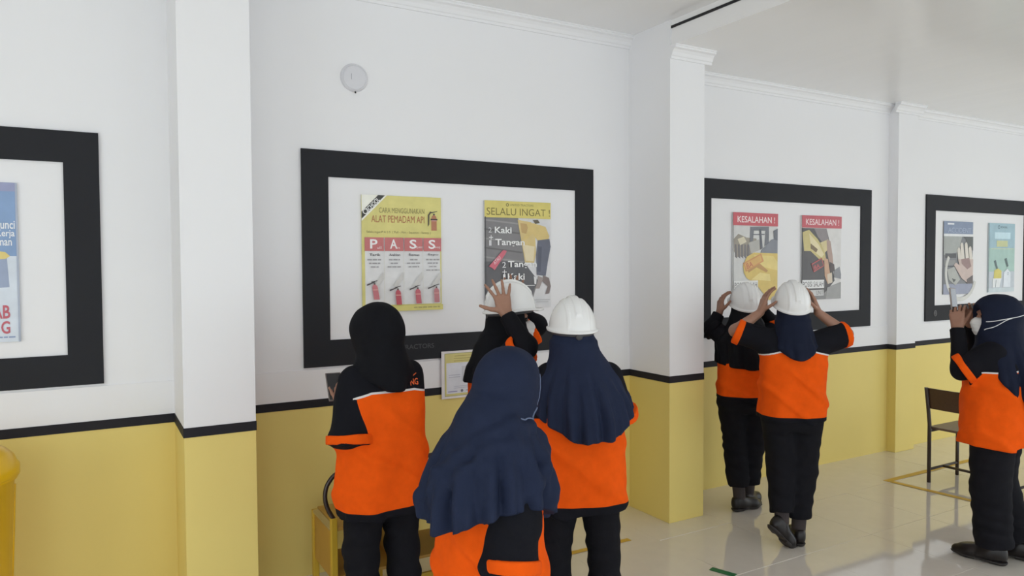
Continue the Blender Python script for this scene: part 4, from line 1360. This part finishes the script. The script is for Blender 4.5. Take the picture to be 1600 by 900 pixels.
def phone(name, loc, rot, label, colr, size=(0.074, 0.155, 0.009)):
    r = empty(name, loc); r.rotation_euler = rot
    tag(r, label, 'phone')
    w, h, t = size
    bx = box('case', -w / 2, w / 2, -t / 2, t / 2, -h / 2, h / 2, colr, r, 0.0035)
    box('screen', -w / 2 + 0.004, w / 2 - 0.004, -t / 2 - 0.0006, -t / 2, -h / 2 + 0.006, h / 2 - 0.006, mat('dark_glass', (0.02, 0.02, 0.025, 1), rough=0.08, noise=0.02), r)
    box('camera_bump', w / 2 - 0.028, w / 2 - 0.008, t / 2, t / 2 + 0.0015, h / 2 - 0.045, h / 2 - 0.010, mat('dark_lens', (0.02, 0.02, 0.022, 1), rough=0.15, noise=0.02), r, 0.0006)
    return r
M_PHONE1 = mat('grey_phone_case', (0.20, 0.17, 0.16, 1), rough=0.4, noise=0.05)
M_PHONE2 = mat('taupe_phone_case', (0.30, 0.26, 0.24, 1), rough=0.4, noise=0.05)

# --- black hijab, reading the poster on the left
posA, aA = (1.127, 3.121), -6
A, iA = make_person('person in a black hijab and orange shirt, back turned, no helmet', posA, aA, 1.505, 0.607,
    {'R': ((0.155, 0.125, 0.975), (0.05, 0.28, 1.06), (-0.3, 0.8, 0.4), (-0.4, -0.6, 0.8), (0.4, 0.5, 0.4), 0.1),
     'L': ((-0.172, -0.045, 0.950), (-0.085, 0.215, 1.02), (0.1, 0.8, 0.5), (0.5, -0.5, 0.8), (0.5, 0.5, 0.4), 0.1)},
    std_legs(1.505, 0.105), dict(mat=M_BHIJAB, hem=1.135, rows=[(1.135, 0.065, 0.075, 0.0, -0.095), (1.19, 0.100, 0.110, 0, -0.050), (1.25, 0.108, 0.115, 0, -0.02), (1.31, 0.088, 0.10, 0, -0.005)], fold=0.10, nf=6, cap=(1.20, 1.18, 1.06), neck=0.09,
                                 hemf=lambda p: 1.148 + 5 * (p[:, 0] - 0.0) ** 2),
    head=(22, -6, 0), head_off=(-0.018, 0, 0.002), res=0.008, torso_w=0.205, yoke=0.762, mask=True, seed=3, sleeve_r=(0.070, 0.092), sleeve_ext=(0.0, 0.02), hem_dark=0.032)
phone('phone', to_world(posA, aA, (-0.085, 0.330, 1.118)), (math.radians(-40), 0, math.radians(-6)), 'grey phone held in front of the person in the black hijab', M_PHONE1)
# orange lettering on the black yoke
sx = np.array([[x, -0.30, z] for x in (0.078, 0.100, 0.122) for z in (1.186,)])
def back_y(shape, x, z):
    ys = np.linspace(-0.30, 0.0, 301)
    d = shape.eval(np.stack([np.full(301, x), ys, np.full(301, z)], 1))
    return ys[np.argmax(d < 0)]
y0, y1 = back_y(iA['shirt'], 0.080, 1.176), back_y(iA['shirt'], 0.132, 1.176)
M_OLET = mat('orange_print', (0.80, 0.14, 0.03, 1), rough=0.6, noise=0.05)
ang = math.atan2(y1 - y0, 0.052)
for dz, s, w, h, dx in ((0.0, 'NG', 0.046, 0.030, 0.0),):
    yb = min(y0, y1 - 0.0)
    font_obj(s, A, M_OLET, Matrix.Translation((0.084 + dx, y0 - 0.006, 1.164 + dz)) @ Matrix.Rotation(ang, 4, 'Z') @ Matrix.Rotation(math.radians(80), 4, 'X'), w, h, 0.02)
me = tube_mesh([(0.106, back_y(iA['shirt'], 0.106, 1.204) - 0.002, 1.204), (0.128, back_y(iA['shirt'], 0.128, 1.213) - 0.002, 1.213)], 0.0025, 6)
link('logo_stroke', me, A, M_OLET)
flush_texts()

# --- navy hijab in the foreground, seen from behind at an angle
posB, aB = (1.155, 2.158), 68
def hemB(p):
    th = np.arctan2(p[:, 1], p[:, 0])               # 0 = right side, -90 = back
    return 0.870 + 0.075 * np.exp(-((th + 0.35) / 0.6) ** 2) - 0.03 * np.exp(-((th - 0.55) / 0.35) ** 2) + 0.012 * np.sin(5 * th)
B, iB = make_person('person in a navy hijab nearest the camera, without helmet, back three quarters turned', posB, aB, 1.388, 0.52,
    {'R': ((0.152, -0.062, 0.85), (0.10, 0.07, 0.80), (-0.8, 0.5, -0.2), (-0.2, -0.5, 0.5), (0.4, 0.5, 0.4), 0.1),
     'L': ((-0.19, 0.02, 0.88), (-0.06, 0.20, 0.95), (0.3, 0.8, 0.2), (0.5, -0.3, 0.6), (0.4, 0.5, 0.4), 0.1)},
    std_legs(1.388, 0.10), dict(mat=M_NAVY, hem=0.86, rows=[(0.86, 0.212, 0.195, 0.008, -0.045), (0.95, 0.214, 0.190, 0.010, -0.04), (1.04, 0.204, 0.178, 0.010, -0.025), (1.11, 0.172, 0.155, 0.005, 0.0), (1.17, 0.115, 0.122, 0, 0.04), (1.23, 0.09, 0.10, 0, 0.07)],
                                fold=0.30, nf=13, ph=0.6, tw=7.0, hemf=hemB, cap=(1.12, 1.14, 1.06), neck=0.09,
                                ridges=[([(0.11, 0.07, 1.15), (0.10, -0.04, 1.10), (0.04, -0.15, 1.03), (-0.08, -0.22, 0.93)], 0.016), ([(0.09, 0.0, 1.17), (0.05, -0.10, 1.11), (-0.03, -0.18, 1.03), (-0.13, -0.20, 0.93)], 0.015),
                                        ([(0.15, 0.08, 1.09), (0.20, 0.0, 1.02), (0.17, -0.12, 0.95)], 0.014), ([(0.12, 0.12, 1.13), (0.20, 0.08, 1.02), (0.22, 0.05, 0.92)], 0.013)]),
    head=(-4, -4, 0), res=0.008, torso_w=0.185, torso_d=0.155, mask=True, seed=8, sleeve_r=(0.066, 0.080), sleeve_ext=(0.120, 0.02), head_off=(0.0, 0.10, -0.005), shx=0.122)
# lace trim and mask strap lying on the hijab
M_LACE = mat('pale_lace', (0.16, 0.20, 0.32, 1), rough=0.8, noise=0.4, nscale=180)
def on_hijab(info, pts, off):
    p = np.array([[q[0], q[1], q[2]] for q in smooth_path(pts, 6)])
    return [tuple(v) for v in info['hijab'].project(p, off)]
hp = iB['hp']
link('lace_trim', tube_mesh(on_hijab(iB, [hp(0.10, 0.055, -0.075), hp(0.12, 0.02, -0.095), hp(0.12, -0.04, -0.11), hp(0.09, -0.09, -0.125)], 0.001), 0.0028, 6), B, M_LACE)
link('lace_trim', tube_mesh(on_hijab(iB, [hp(0.082, 0.085, 0.04), hp(0.086, 0.085, 0.0), hp(0.084, 0.085, -0.04), hp(0.076, 0.080, -0.075)], 0.000), 0.0022, 6), B, M_LACE)

# --- helmet and wide navy cape
posC, aC = (1.91, 2.703), 24
def hemC(p):
    return 0.930 + 0.080 * (np.abs(p[:, 0] - 0.02) / 0.2) ** 2.4 + 0.006 * np.sin(p[:, 0] * 40)
C, iC = make_person('person with white helmet and wide navy hijab cape over an orange shirt, back turned', posC, aC, 1.495, 0.600,
    {'R': ((0.200, 0.07, 0.985), (0.06, 0.27, 1.05), (-0.5, 0.8, 0.2), (-0.5, -0.5, 0.4), (0.4, 0.5, 0.4), 0.1),
     'L': ((-0.198, 0.07, 0.98), (-0.06, 0.26, 1.05), (0.5, 0.8, 0.2), (0.5, -0.5, 0.4), (0.4, 0.5, 0.4), 0.1)},
    std_legs(1.495, 0.118), dict(mat=M_NAVY, hem=0.905, rows=[(0.90, 0.230, 0.200, 0.012, 0), (1.02, 0.232, 0.192, 0.012, 0), (1.11, 0.215, 0.175, 0.006, 0), (1.19, 0.165, 0.145, -0.005, -0.01), (1.26, 0.115, 0.118, -0.018, -0.015), (1.34, 0.090, 0.10, -0.03, -0.005)],
                                 fold=0.20, nf=15, ph=1.1, hemf=hemC, cap=0.90, nape=0.068),
    head=(4, -8, 0), res=0.008, torso_w=0.205, seed=12, head_off=(-0.03, 0, 0), yoke=0.695, pipe=False, hem_dark=0.038)
hard_hat(to_world(posC, aC, (-0.030, 0.005, 1.408)), aC - 4, 3, 'white hard hat on the person in the wide navy cape')

# --- helmet held with both hands, in front of the climbing poster
posD, aD = (1.74, 3.171), 108
D, iD = make_person('person in black hijab facing right, raising both hands to the helmet beside the climbing poster', posD, aD, 1.525, 0.62,
    {'R': ((0.238, 0.095, 1.315), (0.152, 0.020, 1.462), (-0.26, -0.20, 1.0), (-1, 0.05, -0.1), (0.10, 0.12, 0.10), 0.42, dict(thumb=(0.35, 0.95, 0.0), tb=0.15)),
     'L': ((-0.175, 0.250, 1.375), (-0.150, 0.130, 1.475), (0.15, -0.1, 1.0), (1, 0, -0.1), (0.15, 0.2, 0.15), 0.25)},
    std_legs(1.525, 0.10), dict(mat=M_BHIJAB, hem=1.12, drape=False, rows=[(1.12, 0.115, 0.130, 0, -0.03), (1.20, 0.125, 0.135, 0, -0.01), (1.28, 0.11, 0.11, 0, 0.02), (1.34, 0.09, 0.10, 0, 0.04)], fold=0.10, nf=10, cap=0.90, nape=0.068),
    head=(0, 2, 0), res=0.004, torso_w=0.20, torso_d=0.14, under=('R', 'L'), seed=17, head_off=(0.0, 0.05, 0.0), sleeve_r=(0.070, 0.072), mask=True, yoke=0.755, sleeve_ext=(-0.012, -0.03))
hard_hat(to_world(posD, aD, (0.005, 0.070, 1.475)), aD, 5, 'white hard hat gripped by the hands in front of the climbing poster')

# --- the pair in front of the red-headed posters
posE, aE = (3.657, 2.964), 34
E_, iE = make_person('person with white helmet and orange shirt mid-step, elbows out, in front of the red-headed posters', posE, aE, 1.530, 0.765,
    {'R': ((0.330, 0.045, 1.265), (0.168, 0.060, 1.395), (-0.30, 0.05, 0.95), (-0.92, 0.12, -0.25), (0.18, 0.28, 0.25), 0.16, dict(thumb=(0.5, 0.8, 0.35))),
     'L': ((-0.325, 0.045, 1.285), (-0.176, 0.055, 1.395), (0.28, 0.05, 0.95), (0.92, 0.12, -0.25), (0.18, 0.28, 0.25), 0.16, dict(thumb=(0.5, 0.8, 0.35)))},
    {'R': ((0.070, 0.020, 0.43), (0.040, -0.010, 0.085), 4, 0, 0.075, True), 'L': ((-0.055, 0.015, 0.45), (-0.080, -0.085, 0.158), 62, -44, 0.050, True)},
    dict(mat=M_DNAVY, hem=1.125, rows=[(1.125, 0.110, 0.09, 0, -0.085), (1.19, 0.135, 0.125, 0, -0.045), (1.27, 0.112, 0.115, 0, -0.015), (1.34, 0.090, 0.10, 0, 0)], fold=0.12, nf=9, drape=False, cap=0.90, nape=0.068,
         hemf=lambda p: 1.125 + 5.0 * p[:, 0] ** 2),
    head=(0, 6, 0), res=0.004, torso_w=0.198, seed=23, yoke=0.765, sleeve_r=(0.074, 0.066), hem_dark=0.026, trouser_r=(0.103, 0.084, 0.060))
hard_hat(to_world(posE, aE, (0.0, 0.020, 1.448)), aE, 22, 'white hard hat on the stepping person, the nearer of the pair at the red-headed posters')

posF, aF = (3.866, 3.526), 30
F_, iF = make_person('person with white helmet and black hijab, half hidden, nearer the wall at the red-headed posters', posF, aF, 1.500, 0.775,
    {'R': ((0.240, 0.05, 1.250), (0.150, 0.060, 1.365), (-0.3, 0.05, 0.95), (-0.92, 0.12, -0.25), (0.2, 0.3, 0.25), 0.16),
     'L': ((-0.215, 0.05, 1.250), (-0.158, 0.055, 1.352), (0.12, 0.05, 0.98), (0.92, 0.12, -0.25), (0.35, 0.45, 0.35), 0.20)},
    {'R': ((0.075, 0.05, 0.43), (0.060, 0.10, 0.085), 40, 0, 0.08, True), 'L': ((-0.055, 0.02, 0.43), (-0.030, -0.005, 0.085), 62, 0, 0.085, True)},
    dict(mat=M_BHIJAB, hem=0.985, rows=[(0.985, 0.195, 0.172, 0.01, -0.005), (1.08, 0.198, 0.172, 0.01, -0.005), (1.17, 0.185, 0.155, 0, -0.005), (1.25, 0.120, 0.12, 0, -0.01), (1.32, 0.088, 0.10, 0, 0)], fold=0.14, nf=12, cap=0.90, nape=0.068,
         hemf=lambda p: 0.985 + 0.9 * np.abs(p[:, 0]) ** 2),
    head=(0, 4, 0), res=0.004, torso_w=0.185, seed=31, under=('L', 'R'), skin=M_SKIN2, hem_dark=0.028, sleeve_r=(0.062, 0.062), cuff_mat=(None, M_UNDER), yoke=0.69, pipe=False)
hard_hat(to_world(posF, aF, (0.010, 0.020, 1.420)), aF, 20, 'white hard hat on the person nearer the wall by the red-headed posters')

# --- the person filming at the right edge
posG, aG = (4.470, 2.215), -14
def hemG(p):
    return 1.13 + 1.15 * np.minimum(p[:, 1], 0.03) + 0.02 * np.sin(9 * p[:, 0])
G_, iG = make_person('person in dark navy hijab and white face mask filming with a phone', posG, aG, 1.490, 0.680,
    {'R': ((0.150, 0.135, 1.135), (0.055, 0.150, 1.325), (-0.15, 0.12, 1.0), (-0.75, -0.1, 0.1), (0.55, 0.6, 0.5), 0.08, dict(thumb=(0.75, 0.5, 0.45))),
     'L': ((-0.190, 0.135, 1.085), (-0.095, 0.185, 1.315), (0.16, 0.06, 1.0), (0.75, 0.1, 0.1), (0.55, 0.6, 0.5), 0.08, dict(thumb=(0.75, 0.5, 0.45)))},
    {'R': ((0.085, 0.02, 0.43), (0.085, -0.105, 0.085), 8, 0, 0.020), 'L': ((-0.085, 0.01, 0.43), (-0.090, -0.015, 0.085), 4, 0, 0.010)},
    dict(mat=M_DNAVY, hem=0.93, rows=[(0.93, 0.210, 0.205, 0.01, -0.03), (1.05, 0.208, 0.200, 0, -0.03), (1.15, 0.180, 0.170, 0, -0.02), (1.22, 0.120, 0.128, 0, -0.015), (1.30, 0.090, 0.10, 0, 0)], fold=0.20, nf=12, hemf=hemG, cap=(1.10, 1.20, 1.06)),
    head=(34, 0, 0), res=0.004, torso_w=0.215, torso_d=0.17, seed=41, mask=True, under=('R', 'L'), sleeve_r=(0.070, 0.078), yoke=0.745, skin=M_SKIN2, hem_dark=0.0, trouser_r=(0.116, 0.102, 0.092), shoe_scale=1.08)
phone('phone', to_world(posG, aG, (-0.020, 0.225, 1.468)), (math.radians(-8), math.radians(4), math.radians(14 - 8)), 'taupe phone held up by the person at the right edge', M_PHONE2)
hp = iG['hp']
link('mask_strap', tube_mesh(on_hijab(iG, [hp(-0.062, 0.060, -0.020), hp(-0.088, 0.02, -0.012), hp(-0.105, -0.03, 0.0), hp(-0.10, -0.09, 0.012), hp(-0.05, -0.13, 0.02)], 0.001), 0.0024, 6), G_, M_STRAP)
link('mask_strap', tube_mesh(on_hijab(iG, [hp(-0.055, 0.070, -0.070), hp(-0.080, 0.035, -0.045), hp(-0.098, -0.01, -0.012), hp(-0.105, -0.04, 0.0)], 0.001), 0.0024, 6), G_, M_STRAP)
